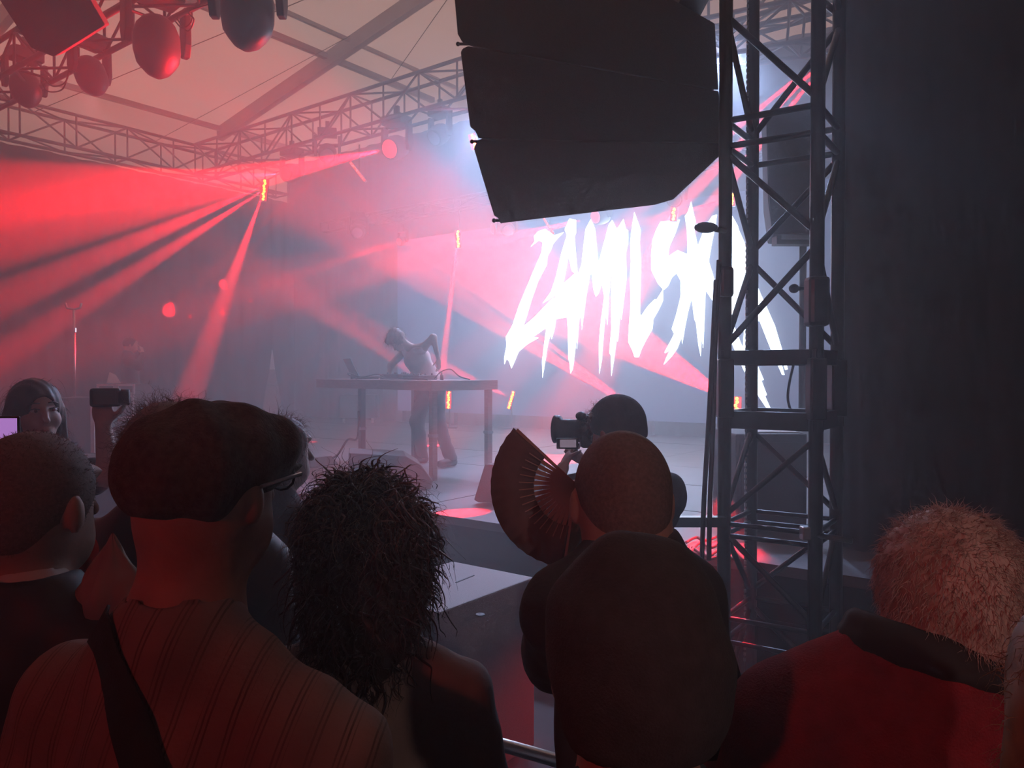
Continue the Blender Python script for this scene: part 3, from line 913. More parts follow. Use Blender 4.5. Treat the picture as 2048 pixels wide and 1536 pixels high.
d = 7.05
wedge('long sloping monitor wedge with rounded top in front of the deck table', [(697, 906), (812, 912), (842, 930), (866, 962), (862, floor_y(d) - 2), (697, floor_y(d) - 2)], d, Vector((-0.10, 0.5, 0)))
d = 6.35
wedge('upright monitor wedge half hidden behind the folding fan', [(969, 928), (1020, 932), (1035, floor_y(d) - 2), (955, floor_y(d) - 2), (947, 1000)], d, Vector((0.3, 0.45, 0)))
d = 8.6
wedge('small dark monitor wedge beside the brown-haired head', [(585, 925), (607, 917), (622, 935), (612, floor_y(d) - 2), (575, floor_y(d) - 2)], d, e2 * 0.4)

rk = thing('equipment_rack', 'dark red lit equipment rack behind the filming woman', 'rack', Vector((at(152, 800, 10.2).x, 10.2, ZS)))
a, b = at(112, 795, 10.2), at(189, 795, 10.2)
hh = a.z - ZS - 0.004
MB().box(((a.x + b.x) / 2, 10.5, ZS + 0.004 + hh / 2), (b.x - a.x, 0.6, hh)).build('body', M['wedge'], rk, bevel=0.01)
MB().box((b.x - 0.02, 10.185, ZS + hh / 2), (0.05, 0.02, hh * 0.96)).build('corner_rail', M['case_edge'], rk)


def flight_case(label, x0, x1, y0, y1, d, group=None):
    a, b = at(x0, y0, d), at(x1, y1, d)
    z1, z0 = a.z, max(b.z, ZS + 0.003)
    r = thing('flight_case', label, 'case', Vector(((a.x + b.x) / 2, a.y, z0)), group)
    w, h = b.x - a.x, z1 - z0
    c = Vector(((a.x + b.x) / 2, a.y + 0.25, (z0 + z1) / 2))
    MB().box(c, (w, 0.5, h)).build('body', M['case'], r)
    for z in (z0 + 0.015, z1 - 0.015):
        MB().box((c.x, a.y - 0.003, z), (w, 0.02, 0.03)).build('edge_rail', M['case_edge'], r)
    for s in (-1, 1):
        MB().box((c.x + s * (w / 2 - 0.015), a.y - 0.004, c.z), (0.03, 0.02, h - 0.062)).build('edge_rail', M['case_edge'], r)
    MB().box((c.x, a.y - 0.006, c.z + h * 0.2), (0.07, 0.02, 0.07)).build('latch', M['steel'], r)
    return r


flight_case('lower flight case with bright metal edges in the wings', 196, 262, 838, 905, 10.9)
flight_case('middle flight case with bright metal edges in the wings', 190, 268, 790, 837, 10.9)
flight_case('shallow open flight case on top of the stack in the wings', 194, 270, 768, 789, 10.9)
tag(MB().add([at(213, 766, 10.95), at(242, 766, 10.95), at(232, 750, 11.0), at(219, 744, 11.0)] + [at(213, 766, 11.1), at(242, 766, 11.1), at(232, 750, 11.15), at(219, 744, 11.15)], [(0, 1, 2, 3), (7, 6, 5, 4), (0, 4, 5, 1), (1, 5, 6, 2), (2, 6, 7, 3), (3, 7, 4, 0)]).build('folded_paper', M['paper']), 'white folded sheet lying on the topmost flight case', 'paper')
ls = thing('lamp_stand', 'tall thin steel stand with a forked crossbar in the wings', 'stand', Vector((at(148, 700, 11.2).x, at(148, 700, 11.2).y, ZS)))
p = at(148, 620, 11.2)
MB().tube([(p.x, p.y, p.z), (p.x, p.y, ZS + 0.25)], 0.018, 8).build('pole', M['steel'], ls, True)
MB().tube([at(131, 606, 11.2), at(134, 616, 11.2), at(148, 619, 11.2), at(160, 616, 11.2), at(163, 606, 11.2)], 0.016, 8).build('crossbar', M['steel'], ls, True)
MB().lathe(at(149, 660, 11.2), UP, [(-0.03, 0.03), (0.03, 0.03)], 8).build('collar', M['steel'], ls)
for k in range(3):
    w = k * 2.094 + 0.4
    MB().tube([(p.x, p.y, ZS + 0.55), (p.x + 0.45 * math.cos(w), p.y + 0.45 * math.sin(w), ZS + 0.012)], 0.012, 6).build('leg', M['steel'], ls, True)

# ================================================================== people: smooth bodies from blended volumes
def axis(lo, hi, base, fine=()):
    """Grid coordinates from lo to hi, step base, finer inside the given (a, b, step) ranges."""
    xs = [lo]
    while xs[-1] < hi:
        x = xs[-1]
        s = base
        for a, b, f in fine:
            if a - base <= x <= b:
                s = min(s, f)
        xs.append(x + s)
    return np.array(xs, dtype=np.float32)


def smin(a, b, k):
    if k <= 0:
        return np.minimum(a, b)
    h = np.maximum(k - np.abs(a - b), 0) / k
    return np.minimum(a, b) - h * h * k * 0.25


def prim(p, X, Y, Z):
    t = p[0]
    if t == 'e':                               # ellipsoid: centre, radii, optional rotation (Matrix 3x3, local axes in columns)
        c, r = p[1], p[2]
        x, y, z = X - c[0], Y - c[1], Z - c[2]
        if len(p) > 3 and p[3] is not None:
            R = p[3]
            x, y, z = (R[0][0] * x + R[1][0] * y + R[2][0] * z, R[0][1] * x + R[1][1] * y + R[2][1] * z, R[0][2] * x + R[1][2] * y + R[2][2] * z)
        k0 = np.sqrt((x / r[0]) ** 2 + (y / r[1]) ** 2 + (z / r[2]) ** 2)
        k1 = np.sqrt((x / r[0] ** 2) ** 2 + (y / r[1] ** 2) ** 2 + (z / r[2] ** 2) ** 2) + 1e-9
        return k0 * (k0 - 1) / k1
    if t == 'c':                               # tapered capsule: a, b, ra, rb
        a, b, ra, rb = np.array(p[1], dtype=np.float32), np.array(p[2], dtype=np.float32), p[3], p[4]
        d = b - a
        L2 = float(d @ d) + 1e-9
        h = np.clip(((X - a[0]) * d[0] + (Y - a[1]) * d[1] + (Z - a[2]) * d[2]) / L2, 0, 1)
        return np.sqrt((X - a[0] - h * d[0]) ** 2 + (Y - a[1] - h * d[1]) ** 2 + (Z - a[2] - h * d[2]) ** 2) - (ra + (rb - ra) * h)
    if t == 'b':                               # rounded box: centre, half sizes, radius, rotation
        c, s, r = p[1], p[2], p[3]
        x, y, z = X - c[0], Y - c[1], Z - c[2]
        if len(p) > 4 and p[4] is not None:
            R = p[4]
            x, y, z = (R[0][0] * x + R[1][0] * y + R[2][0] * z, R[0][1] * x + R[1][1] * y + R[2][1] * z, R[0][2] * x + R[1][2] * y + R[2][2] * z)
        qx, qy, qz = np.abs(x) - s[0] + r, np.abs(y) - s[1] + r, np.abs(z) - s[2] + r
        return np.sqrt(np.maximum(qx, 0) ** 2 + np.maximum(qy, 0) ** 2 + np.maximum(qz, 0) ** 2) + np.minimum(np.maximum(qx, np.maximum(qy, qz)), 0) - r


def field(prims, X, Y, Z, k=0.03):
    d = None
    for p in prims:
        kk = k
        if isinstance(p, dict):
            kk = p.get('k', k)
            p = p['p']
        v = prim(p, X, Y, Z)
        d = v if d is None else smin(d, v, kk)
    return d


def nets(D, xs, ys, zs):
    """Naive surface nets on a (possibly uneven) grid: vertices and quads."""
    S = D < 0
    nx, ny, nz = D.shape
    cs = np.zeros((nx - 1, ny - 1, nz - 1), dtype=np.int8)
    for i in (0, 1):
        for j in (0, 1):
            for k in (0, 1):
                cs += S[i:nx - 1 + i, j:ny - 1 + j, k:nz - 1 + k]
    act = (cs > 0) & (cs < 8)
    idx = -np.ones(act.shape, dtype=np.int64)
    I = np.argwhere(act)
    idx[act] = np.arange(len(I))
    acc = np.zeros((len(I), 3), dtype=np.float64)
    cnt = np.zeros(len(I))
    co = (xs, ys, zs)
    corners = [(i, j, k) for i in (0, 1) for j in (0, 1) for k in (0, 1)]
    for a in corners:
        for ax in range(3):
            if a[ax] == 0:
                b = list(a)
                b[ax] = 1
                A = I + np.array(a)
                B = I + np.array(b)
                va = D[A[:, 0], A[:, 1], A[:, 2]]
                vb = D[B[:, 0], B[:, 1], B[:, 2]]
                m = (va < 0) != (vb < 0)
                t = np.where(m, va / np.where(m, va - vb, 1), 0)
                P = np.stack([co[q][A[:, q]] for q in range(3)], 1).astype(np.float64)
                P[:, ax] += t * (co[ax][B[:, ax]] - co[ax][A[:, ax]])
                acc[m] += P[m]
                cnt[m] += 1
    V = acc / np.maximum(cnt, 1)[:, None]
    Fq = []
    for ax in range(3):
        u, v = (ax + 1) % 3, (ax + 2) % 3
        sl0, sl1 = [slice(None)] * 3, [slice(None)] * 3
        sl0[ax], sl1[ax] = slice(0, D.shape[ax] - 1), slice(1, D.shape[ax])
        e = S[tuple(sl0)] != S[tuple(sl1)]
        E = np.argwhere(e)
        ok = (E[:, u] > 0) & (E[:, v] > 0) & (E[:, u] < D.shape[u] - 1) & (E[:, v] < D.shape[v] - 1)
        E = E[ok]
        if not len(E):
            continue
        q = []
        for du, dv in ((-1, -1), (0, -1), (0, 0), (-1, 0)):
            G = E.copy()
            G[:, u] += du
            G[:, v] += dv
            q.append(idx[G[:, 0], G[:, 1], G[:, 2]])
        q = np.stack(q, 1)
        flip = ~S[E[:, 0], E[:, 1], E[:, 2]]
        q[flip] = q[flip][:, ::-1]
        Fq.append(q)
    Fq = np.concatenate(Fq)
    Fq = Fq[(Fq >= 0).all(1)]
    return V, Fq


def relax(V, Fq, it=1, lam=0.5):
    for _ in range(it):
        acc = np.zeros_like(V)
        cnt = np.zeros(len(V))
        for a in range(4):
            b = (a + 1) % 4
            np.add.at(acc, Fq[:, a], V[Fq[:, b]])
            np.add.at(acc, Fq[:, b], V[Fq[:, a]])
            np.add.at(cnt, Fq[:, a], 1)
            np.add.at(cnt, Fq[:, b], 1)
        V = V + lam * (acc / np.maximum(cnt, 1)[:, None] - V)
    return V


def normals(V, Fq):
    n = np.cross(V[Fq[:, 2]] - V[Fq[:, 0]], V[Fq[:, 3]] - V[Fq[:, 1]])
    N = np.zeros_like(V)
    for a in range(4):
        np.add.at(N, Fq[:, a], n)
    return N / (np.linalg.norm(N, axis=1)[:, None] + 1e-12)


class Person:
    """One figure in its own frame: x to its right, y ahead, z up, feet at 0, scaled to its height."""

    def __init__(self, label, foot, height, yaw, arms=None, build=1.0, legs=True, lean=None, head_yaw=0.0, head_tilt=0.0, neck=1.0, headk=1.0, drop=0.0, head_pitch=0.0, fwd=0.0, hx=0.0, slope=0.03):
        self.root = thing('person', label, 'person', Vector(foot))
        self.k = height / (1.75 - drop)
        self.yaw = yaw
        self.foot = Vector(foot)
        self.b = build
        B = build
        hr = Matrix.Rotation(head_yaw, 3, 'Z') @ Matrix.Rotation(head_tilt, 3, 'Y') @ Matrix.Rotation(-head_pitch, 3, 'X')
        self.hr = hr
        self.hc = Vector((hx, -0.005 + fwd, 1.655 - drop))
        hk = headk
        self.hk = headk

        def H(x, y, z):
            v = hr @ (Vector((x, y, z)) * hk)
            return tuple(self.hc + v)

        self.H = H
        R = [list(r) for r in hr]
        self.R = R
        self.head = [('e', H(0, -0.004, 0.0), (0.078 * hk, 0.098 * hk, 0.095 * hk), R), ('e', H(0, 0.035, -0.078), (0.056 * hk, 0.068 * hk, 0.066 * hk), R),
                     {'p': ('e', H(0, -0.03, -0.05), (0.064 * hk, 0.07 * hk, 0.07 * hk), R), 'k': 0.03},
                     {'p': ('c', H(0, 0.094, -0.005), H(0, 0.117, -0.042), 0.008 * hk, 0.013 * hk), 'k': 0.012},
                     {'p': ('e', H(0, 0.092, -0.088), (0.024 * hk, 0.012 * hk, 0.011 * hk), R), 'k': 0.01},
                     {'p': ('e', H(0, 0.085, 0.028), (0.05 * hk, 0.02 * hk, 0.012 * hk), R), 'k': 0.02}]
        self.ears = [{'p': ('e', H(s * 0.081, -0.002, -0.028), (0.009 * hk, 0.017 * hk, 0.030 * hk), R), 'k': 0.008} for s in (-1, 1)]
        self.neck = [{'p': ('c', (0, -0.035, 1.42), tuple(self.hc + hr @ Vector((0, -0.018, -0.07))), 0.062 * neck, 0.056 * neck), 'k': 0.035}]
        self.torso = [('e', (0, -0.01, 1.21), (0.168 * B, 0.112 * B, 0.23)), ('c', (0.03, -0.03, 1.44), (0.165 * B, -0.02, 1.385 - slope), 0.05, 0.062), ('c', (-0.03, -0.03, 1.44), (-0.165 * B, -0.02, 1.385 - slope), 0.05, 0.062),
                      {'p': ('c', (0, -0.045, 1.46), (0, -0.03, 1.36), 0.06, 0.09), 'k': 0.06},
                      ('e', (0, 0.0, 1.0), (0.15 * B, 0.108 * B, 0.2)), ('e', (0, -0.01, 0.9), (0.165 * B, 0.118 * B, 0.13))]
        ar = arms or {}
        self.arm = {}
        for s, nm in ((1, 'r'), (-1, 'l')):
            el, wr = ar.get(nm, ((s * 0.245 * B, -0.05, 1.10), (s * 0.25 * B, 0.06, 0.86)))
            sh = (s * 0.188 * B, -0.02, 1.380 - slope)
            self.arm[nm] = (Vector(sh), Vector(el), Vector(wr))
        self.upper = {n: ('c', tuple(a[0]), tuple(a[1]), 0.053 * B, 0.042) for n, a in self.arm.items()}
        self.fore = {n: ('c', tuple(a[1]), tuple(a[2]), 0.041, 0.027) for n, a in self.arm.items()}
        self.handp = {}
        self.hands = []
        for n, a in self.arm.items():
            d = (a[2] - a[1]).normalized()
            self.hands += self.make_hand(n, a[2], d, Vector((1 if n == 'l' else -1, 0.2, 0)), 0.35)
        self.legs = []
        self.shoes = []
        for s in (-1, 1):
            hip, kn, an = (s * 0.09, 0, 0.9), (s * 0.1, 0.015, 0.49), (s * 0.1, -0.02, 0.1)
            self.legs += [('c', hip, kn, 0.085 * B, 0.057), ('c', kn, an, 0.056, 0.038)]
            self.shoes += [('c', (s * 0.1, -0.04, 0.05), (s * 0.11, 0.15, 0.035), 0.045, 0.034)]

    def make_hand(self, n, w, d, palm, curl=0.35, spread=0.0):
        """Palm and five curled fingers from wrist w, pointing along d, palm facing 'palm'."""
        d = Vector(d).normalized()
        pn = Vector(palm)
        pn = (pn - d * pn.dot(d)).normalized()
        sd = d.cross(pn).normalized() * (1 if n == 'r' else -1)      # towards the thumb side
        out = []
        base = w + d * 0.05
        Rm = Matrix((sd, d, pn)).transposed()
        out.append({'p': ('e', tuple(base), (0.040, 0.052, 0.017), [list(r) for r in Rm]), 'k': 0.015})
        for i, L in enumerate((0.070, 0.078, 0.072, 0.058)):
            o = base + d * 0.04 + sd * (0.030 - 0.020 * i)
            p = o
            ang = curl * 0.6
            for j, f in enumerate((0.45, 0.32, 0.23)):
                dr = (d * math.cos(ang) + pn * math.sin(ang) + sd * spread * (1.5 - i)).normalized()
                q = p + dr * (L * f)
                out.append({'p': ('c', tuple(p), tuple(q), 0.0088 - 0.0008 * j, 0.0080 - 0.0008 * j), 'k': 0.004})
                p = q
                ang += curl
        p = base + sd * 0.034 - d * 0.018
        for j, L in enumerate((0.034, 0.028)):
            dr = (d * 0.75 + sd * (0.75 - 0.5 * j) + pn * (0.35 + curl * 0.5 * j)).normalized()
            q = p + dr * L
            out.append({'p': ('c', tuple(p), tuple(q), 0.0105 - 0.001 * j, 0.0095 - 0.001 * j), 'k': 0.006})
            p = q
        return out

    # ---- mesh making
    def world(self, V):
        c, s = math.cos(self.yaw), math.sin(self.yaw)
        V = np.asarray(V) * self.k
        return np.stack([V[:, 0] * c - V[:, 1] * s + self.foot.x, V[:, 0] * s + V[:, 1] * c + self.foot.y, V[:, 2] + self.foot.z], 1)

    def wp(self, v):
        return Vector(self.world(np.array([v]))[0])

    def mesh(self, name, prims, material, k=0.03, infl=0.0, step=0.01, fine=None, cuts=(), fold=None, parent=None, label=None, minus=(), relaxn=1, shell=None, kind=None):
        """cuts: (point, normal) half-spaces to remove on the side the normal points to."""
        pts = []
        for p in prims:
            q = p['p'] if isinstance(p, dict) else p
            if q[0] == 'c':
                r = max(q[3], q[4])
                pts += [np.array(q[1]) - r, np.array(q[1]) + r, np.array(q[2]) - r, np.array(q[2]) + r]
            else:
                r = max(q[2])
                pts += [np.array(q[1]) - r, np.array(q[1]) + r]
        pts = np.array(pts)
        pad = infl + 0.04
        lo, hi = pts.min(0) - pad, pts.max(0) + pad
        fine = fine or {}
        xs = axis(lo[0], hi[0], step, fine.get('x', ()))
        ys = axis(lo[1], hi[1], step, fine.get('y', ()))
        zs = axis(lo[2], hi[2], fine.get('zstep', step), fine.get('z', ()))
        X, Y, Z = np.meshgrid(xs, ys, zs, indexing='ij')
        D = field(prims, X, Y, Z, k) - infl
        if fold is not None:
            D = D + fold(X, Y, Z)
        for m in minus:
            D = np.maximum(D, -prim(m, X, Y, Z))
        for c, n in cuts:
            n = np.array(n, dtype=np.float32)
            n = n / np.linalg.norm(n)
            D = np.maximum(D, (X - c[0]) * n[0] + (Y - c[1]) * n[1] + (Z - c[2]) * n[2])
        V, Fq = nets(D, xs, ys, zs)
        if relaxn:
            V = relax(V, Fq, relaxn, 0.45)
        self.last = (V, Fq)
        return mesh_np(name, self.world(V), Fq, material, parent or self.root, True, label, kind)

    def body(self, material, hands=True, step=0.012, ears=True, extra=(), fine=None):
        P = self.torso + list(self.upper.values()) + list(self.fore.values()) + self.legs + self.shoes + self.neck + self.head
        if ears:
            P = P + self.ears
        if hands:
            P = P + self.hands
        f = {'zstep': 0.02, 'x': [(-0.10, 0.10, 0.006)], 'y': [(-0.11, 0.13, 0.007)], 'z': [(1.40, 1.78, 0.006)]}
        if hands:
            for n, a in self.arm.items():
                w = a[2]
                f['z'] = f['z'] + [(w.z - 0.2, w.z + 0.1, 0.008)]
        if fine:
            for kx, vx in fine.items():
                f[kx] = f.get(kx, []) + vx if kx != 'zstep' else vx
        return self.mesh('body', P + list(extra), material, 0.03, 0, step, f, relaxn=1)

    def shirt(self, material, sleeve=0.6, long=False, infl=0.014, neckr=0.072, neckz=1.47, hem=0.84, step=0.011, folds=0.004, name='shirt', fine=None, seed=0, extra=()):
        P = list(self.torso) + list(extra)
        cuts = [((0, 0, hem), (0, 0, -1))]
        nb = self.neck[0]['p']
        minus = (('c', (0, -0.030, neckz + neckr), (0, 0.0, 1.80), neckr, neckr * 1.35), ('c', (0, 0.04, neckz + neckr - 0.01), (0, 0.08, 1.80), neckr, neckr))
        for n, a in self.arm.items():
            if long:
                P += [self.upper[n], self.fore[n]]
            else:
                e = a[0] + (a[1] - a[0]) * sleeve
                P += [('c', tuple(a[0]), tuple(e), 0.060 * self.b, 0.058)]

        def fo(X, Y, Z):
            return folds * (np.sin(X * 31 + Z * 17 + seed) * np.sin(Z * 23 - Y * 19 + seed * 2) + 0.6 * np.sin(X * 55 - Z * 40 + Y * 20 + seed))
        return self.mesh(name, P, material, 0.035, infl, step, fine or {'zstep': 0.011}, cuts, fo, minus=minus)

    def collar(self, material, r=0.016, rad=0.074, z=1.475, h=0.0, tilt=0.25, lat=0.0, name='collar', step=0.007):
        """Band of cloth round the neck, lower in front."""
        P = []
        n = 14
        pt = [(rad * math.cos(2 * math.pi * i / n), -0.022 + rad * 1.05 * math.sin(2 * math.pi * i / n), z - tilt * (rad * math.sin(2 * math.pi * i / n) + rad) - lat * rad * math.cos(2 * math.pi * i / n)) for i in range(n)]
        for i in range(n):
            a, b = pt[i], pt[(i + 1) % n]
            P.append(('c', a, b, r, r))
            if h > 0:
                P.append(('c', (a[0] * 1.12, a[1] * 1.12, a[2] - h), (b[0] * 1.12, b[1] * 1.12, b[2] - h), r, r))
        return self.mesh(name, P, material, 0.003, 0, step, relaxn=3)

    def trousers(self, material):
        P = [self.torso[-1]] + self.legs
        self.mesh('trousers', P, material, 0.04, 0.014, 0.02, {'zstep': 0.025}, [((0, 0, 0.93), (0, 0, 1)), ((0, 0, 0.06), (0, 0, -1))], lambda X, Y, Z: 0.004 * np.sin(Z * 40 + X * 30))
        for s in self.shoes:
            self.mesh('shoe', [s], M['cable'], 0.02, 0.006, 0.015, {}, [((0, 0, 0.004), (0, 0, -1))])


def strands(name, person, V, N, n, length, r, material, curl=0.0, freq=3.0, droop=0.0, flow=None, seed=1, segs=5, mask=None, parent=None, jitter=0.35, lift=0.5):
    """Loose hair: n thin tapering strands rooted on the surface points V with normals N (person frame)."""
    rng = np.random.default_rng(seed)
    idx = np.arange(len(V))
    if mask is not None:
        idx = idx[mask]
    pick = rng.choice(idx, n)
    P = V[pick].copy()
    Nn = N[pick]
    fl = np.zeros_like(P) if flow is None else np.array([flow(p) for p in P])
    d = Nn * lift + fl + rng.normal(0, jitter, P.shape)
    d /= np.linalg.norm(d, axis=1)[:, None] + 1e-9
    L = length * rng.uniform(0.55, 1.25, n)
    ph = rng.uniform(0, 6.28, n)
    a = np.cross(d, np.array([0.3, 0.5, 0.8]))
    a /= np.linalg.norm(a, axis=1)[:, None] + 1e-9
    b = np.cross(d, a)
    rings = []
    pos = P.copy()
    dd = d.copy()
    for i in range(segs + 1):
        t = i / segs
        off = (a * np.cos(ph + t * freq * 6.28)[:, None] + b * np.sin(ph + t * freq * 6.28)[:, None]) * (curl * t ** 0.5)
        c = pos + off
        rr = r * (1 - 0.8 * t)
        rings.append([c + a * rr, c - a * rr * 0.5 + b * rr * 0.87, c - a * rr * 0.5 - b * rr * 0.87])
        dd = dd + np.array([0, 0, -droop]) / segs
        dd /= np.linalg.norm(dd, axis=1)[:, None] + 1e-9
        pos = pos + dd * (L / segs)[:, None]
    VV = np.concatenate([np.concatenate(q) for q in rings])
    base = np.arange(n)
    Fq = []
    for i in range(segs):
        for k in range(3):
            k2 = (k + 1) % 3
            Fq.append(np.stack([i * 3 * n + k * n + base, i * 3 * n + k2 * n + base, (i + 1) * 3 * n + k2 * n + base, (i + 1) * 3 * n + k * n + base], 1))
    return mesh_np(name, person.world(VV), np.concatenate(Fq), material, parent or person.root, True, kind='stuff')

# ------------------------------------------------------------------ cloth and hair materials
M['shirt_check'] = mat('woven_shirt', (0.20, 0.145, 0.13), 0.85, var=0.30, scale=6, aniso=(1, 1, 1), bump=0.15, bscale=90)


def striped_shirt():
    """Loosely woven shirt: vertical bundles of fine darker threads."""
    m = mat('striped_weave_shirt', (0.26, 0.17, 0.15), 0.85, var=0.2, scale=9, bump=0.2, bscale=120)
    nt = m.node_tree
    b = nt.nodes['Principled BSDF']
    tc = nt.nodes.new('ShaderNodeTexCoord')
    mp = nt.nodes.new('ShaderNodeMapping')
    mp.inputs['Rotation'].default_value = (0, math.radians(-17), 0)
    wv = nt.nodes.new('ShaderNodeTexWave')
    wv.wave_type = 'BANDS'
    wv.bands_direction = 'X'
    wv.inputs['Scale'].default_value = 9.0
    wv.inputs['Distortion'].default_value = 0.4
    w2 = nt.nodes.new('ShaderNodeTexWave')
    w2.wave_type = 'BANDS'
    w2.bands_direction = 'X'
    w2.inputs['Scale'].default_value = 50.0
    w2.inputs['Distortion'].default_value = 0.8
    nz = nt.nodes.new('ShaderNodeTexNoise')
    nz.inputs['Scale'].default_value = 18.0
    mul = nt.nodes.new('ShaderNodeMath')
    mul.operation = 'MULTIPLY'
    m2 = nt.nodes.new('ShaderNodeMath')
    m2.operation = 'MULTIPLY'
    rp = nt.nodes.new('ShaderNodeValToRGB')
    rp.color_ramp.elements[0].position = 0.55
    rp.color_ramp.elements[1].position = 0.75
    r2 = nt.nodes.new('ShaderNodeValToRGB')
    r2.color_ramp.elements[0].position = 0.5
    r2.color_ramp.elements[1].position = 0.8
    mx = nt.nodes.new('ShaderNodeMix')
    mx.data_type = 'RGBA'
    mx.blend_type = 'MIX'
    old = b.inputs['Base Color'].links[0].from_socket
    nt.links.new(tc.outputs['Object'], mp.inputs[0])
    nt.links.new(mp.outputs[0], wv.inputs['Vector'])
    nt.links.new(mp.outputs[0], w2.inputs['Vector'])
    nt.links.new(tc.outputs['Object'], nz.inputs['Vector'])
    nt.links.new(wv.outputs['Fac'], rp.inputs[0])
    nt.links.new(w2.outputs['Fac'], r2.inputs[0])
    nt.links.new(rp.outputs[0], mul.inputs[0])
    nt.links.new(r2.outputs[0], mul.inputs[1])
    nt.links.new(mul.outputs[0], m2.inputs[0])
    nt.links.new(nz.outputs['Fac'], m2.inputs[1])
    nt.links.new(m2.outputs[0], mx.inputs['Factor'])
    nt.links.new(old, mx.inputs['A'])
    mx.inputs['B'].default_value = (0.03, 0.018, 0.016, 1)
    nt.links.new(mx.outputs['Result'], b.inputs['Base Color'])
    return m


M['stripe'] = striped_shirt()
M['tweed'] = mat('tweed_cap', (0.085, 0.068, 0.060), 0.95, var=0.3, scale=90, bump=0.5, bscale=260)
M['white_tee'] = mat('white_cotton', (0.55, 0.50, 0.48), 0.9, var=0.08)
M['navy'] = mat('navy_jacket', (0.022, 0.035, 0.045), 0.6, var=0.2)
M['black_cloth'] = mat('black_cotton', (0.036, 0.035, 0.039), 0.9, var=0.2, scale=20, bump=0.1, bscale=120)
M['beanie'] = mat('black_beanie', (0.050, 0.046, 0.050), 0.95, var=0.15, scale=60, bump=0.25, bscale=320)
M['tan_tee'] = mat('tan_cotton', (0.30, 0.23, 0.20), 0.9, var=0.12, scale=10, bump=0.1, bscale=90)
M['fleece'] = mat('red_fleece', (0.32, 0.018, 0.030), 0.95, var=0.15, scale=40, bump=0.5, bscale=300)
M['collar'] = mat('dark_collar', (0.035, 0.03, 0.03), 0.9, var=0.1)
M['hair_dark'] = mat('dark_brown_hair', (0.024, 0.015, 0.012), 0.55, var=0.3, scale=30)
M['hair_black'] = mat('black_curly_hair', (0.032, 0.022, 0.020), 0.5, var=0.3, scale=30)
M['hair_brown'] = mat('brown_hair', (0.14, 0.075, 0.05), 0.5, var=0.3, scale=30)
M['hair_white'] = mat('white_hair', (0.62, 0.50, 0.44), 0.6, var=0.15, scale=40)
M['hair_grey'] = mat('greying_hair', (0.20, 0.15, 0.125), 0.6, var=0.2, scale=40)
M['hair_blond'] = mat('blond_hair', (0.30, 0.18, 0.08), 0.55, var=0.25, scale=40)
M['stubble'] = mat('stubbled_scalp', (0.15, 0.105, 0.095), 0.75, var=0.25, scale=160, bump=0.2, bscale=400)
M['jeans'] = mat('dark_trousers', (0.03, 0.032, 0.04), 0.9)
M['strap'] = mat('black_webbing', (0.012, 0.010, 0.010), 0.8, bump=0.3, bscale=300)
M['lip'] = mat('lips', (0.38, 0.13, 0.12), 0.45, var=0.05)
M['eye'] = mat('dark_eye', (0.03, 0.02, 0.02), 0.2, var=0)
M['eye_white'] = mat('eye_white', (0.6, 0.55, 0.53), 0.3, var=0)
M['fan_leaf'] = mat('fan_cloth', (0.16, 0.10, 0.10), 0.8, var=0.15, scale=20)
M['fan_rib'] = mat('fan_wood', (0.42, 0.27, 0.22), 0.6, var=0.12)
M['top_pale'] = mat('pale_top', (0.60, 0.42, 0.40), 0.8, var=0.1)


def hs(*r):
    """Radii scaled with the current person's head."""
    return tuple(x * P.hk for x in r)


def spot_person(label, px, py, d, yaw=0.0, **kw):
    """A standing person whose crown shows at photo pixel (px, py), d metres away."""
    p = at(px, py, d)
    return Person(label, (p.x, p.y, 0.0), p.z, yaw, **kw)


# ------------------------------------------------------------------ man in the flat cap
P = spot_person('man from behind in a tweed flat cap and loosely woven striped shirt', 400, 816, 1.08, -0.40, build=1.14, neck=1.18, headk=1.0, drop=-0.005, fwd=0.02, slope=0.06)
P.body(M['skin'])
H = P.H
R = P.R
cap_shirt = P.shirt(M['stripe'], long=False, sleeve=0.75, infl=0.018, step=0.011, folds=0.005)
cap_p = [('e', H(0, 0.0, 0.025), hs(0.090, 0.108, 0.080), R), {'p': ('e', H(0.0, 0.055, 0.035), hs(0.088, 0.085, 0.055), R), 'k': 0.03}, {'p': ('e', H(0, -0.05, 0.01), hs(0.088, 0.075, 0.075), R), 'k': 0.03},
         {'p': ('e', H(0, 0.122, 0.0), hs(0.066, 0.045, 0.010), R), 'k': 0.012}]
P.mesh('flat_cap', cap_p, M['tweed'], 0.03, 0.0, 0.007, None, [(H(0, -0.08, -0.045), (0, -0.28, -1))], lambda X, Y, Z: 0.004 * np.sin(X * 60 + 1) * np.sin(Y * 45 + Z * 60) + 0.003 * np.sin(Y * 80 + X * 30))
# collar band and shoulder strap
def ribbon(name, pts, w, t, nrm, material, parent, label=None):
    """Flat strap through the points; nrm gives the outward direction at each point."""
    pts = [Vector(p) for p in pts]
    n = len(pts)
    V, Fq = [], []
    for i, p in enumerate(pts):
        d = (pts[min(i + 1, n - 1)] - pts[max(i - 1, 0)]).normalized()
        o = Vector(nrm[i]).normalized()
        s = d.cross(o).normalized()
        for a, b in ((-1, 0), (1, 0), (1, 1), (-1, 1)):
            q = p + s * (a * w / 2) + o * (b * t)
            V.append((q.x, q.y, q.z))
    for i in range(n - 1):
        for k in range(4):
            Fq.append((i * 4 + k, i * 4 + (k + 1) % 4, (i + 1) * 4 + (k + 1) % 4, (i + 1) * 4 + k))
    return mesh_np(name, V, Fq, material, parent, False, label)


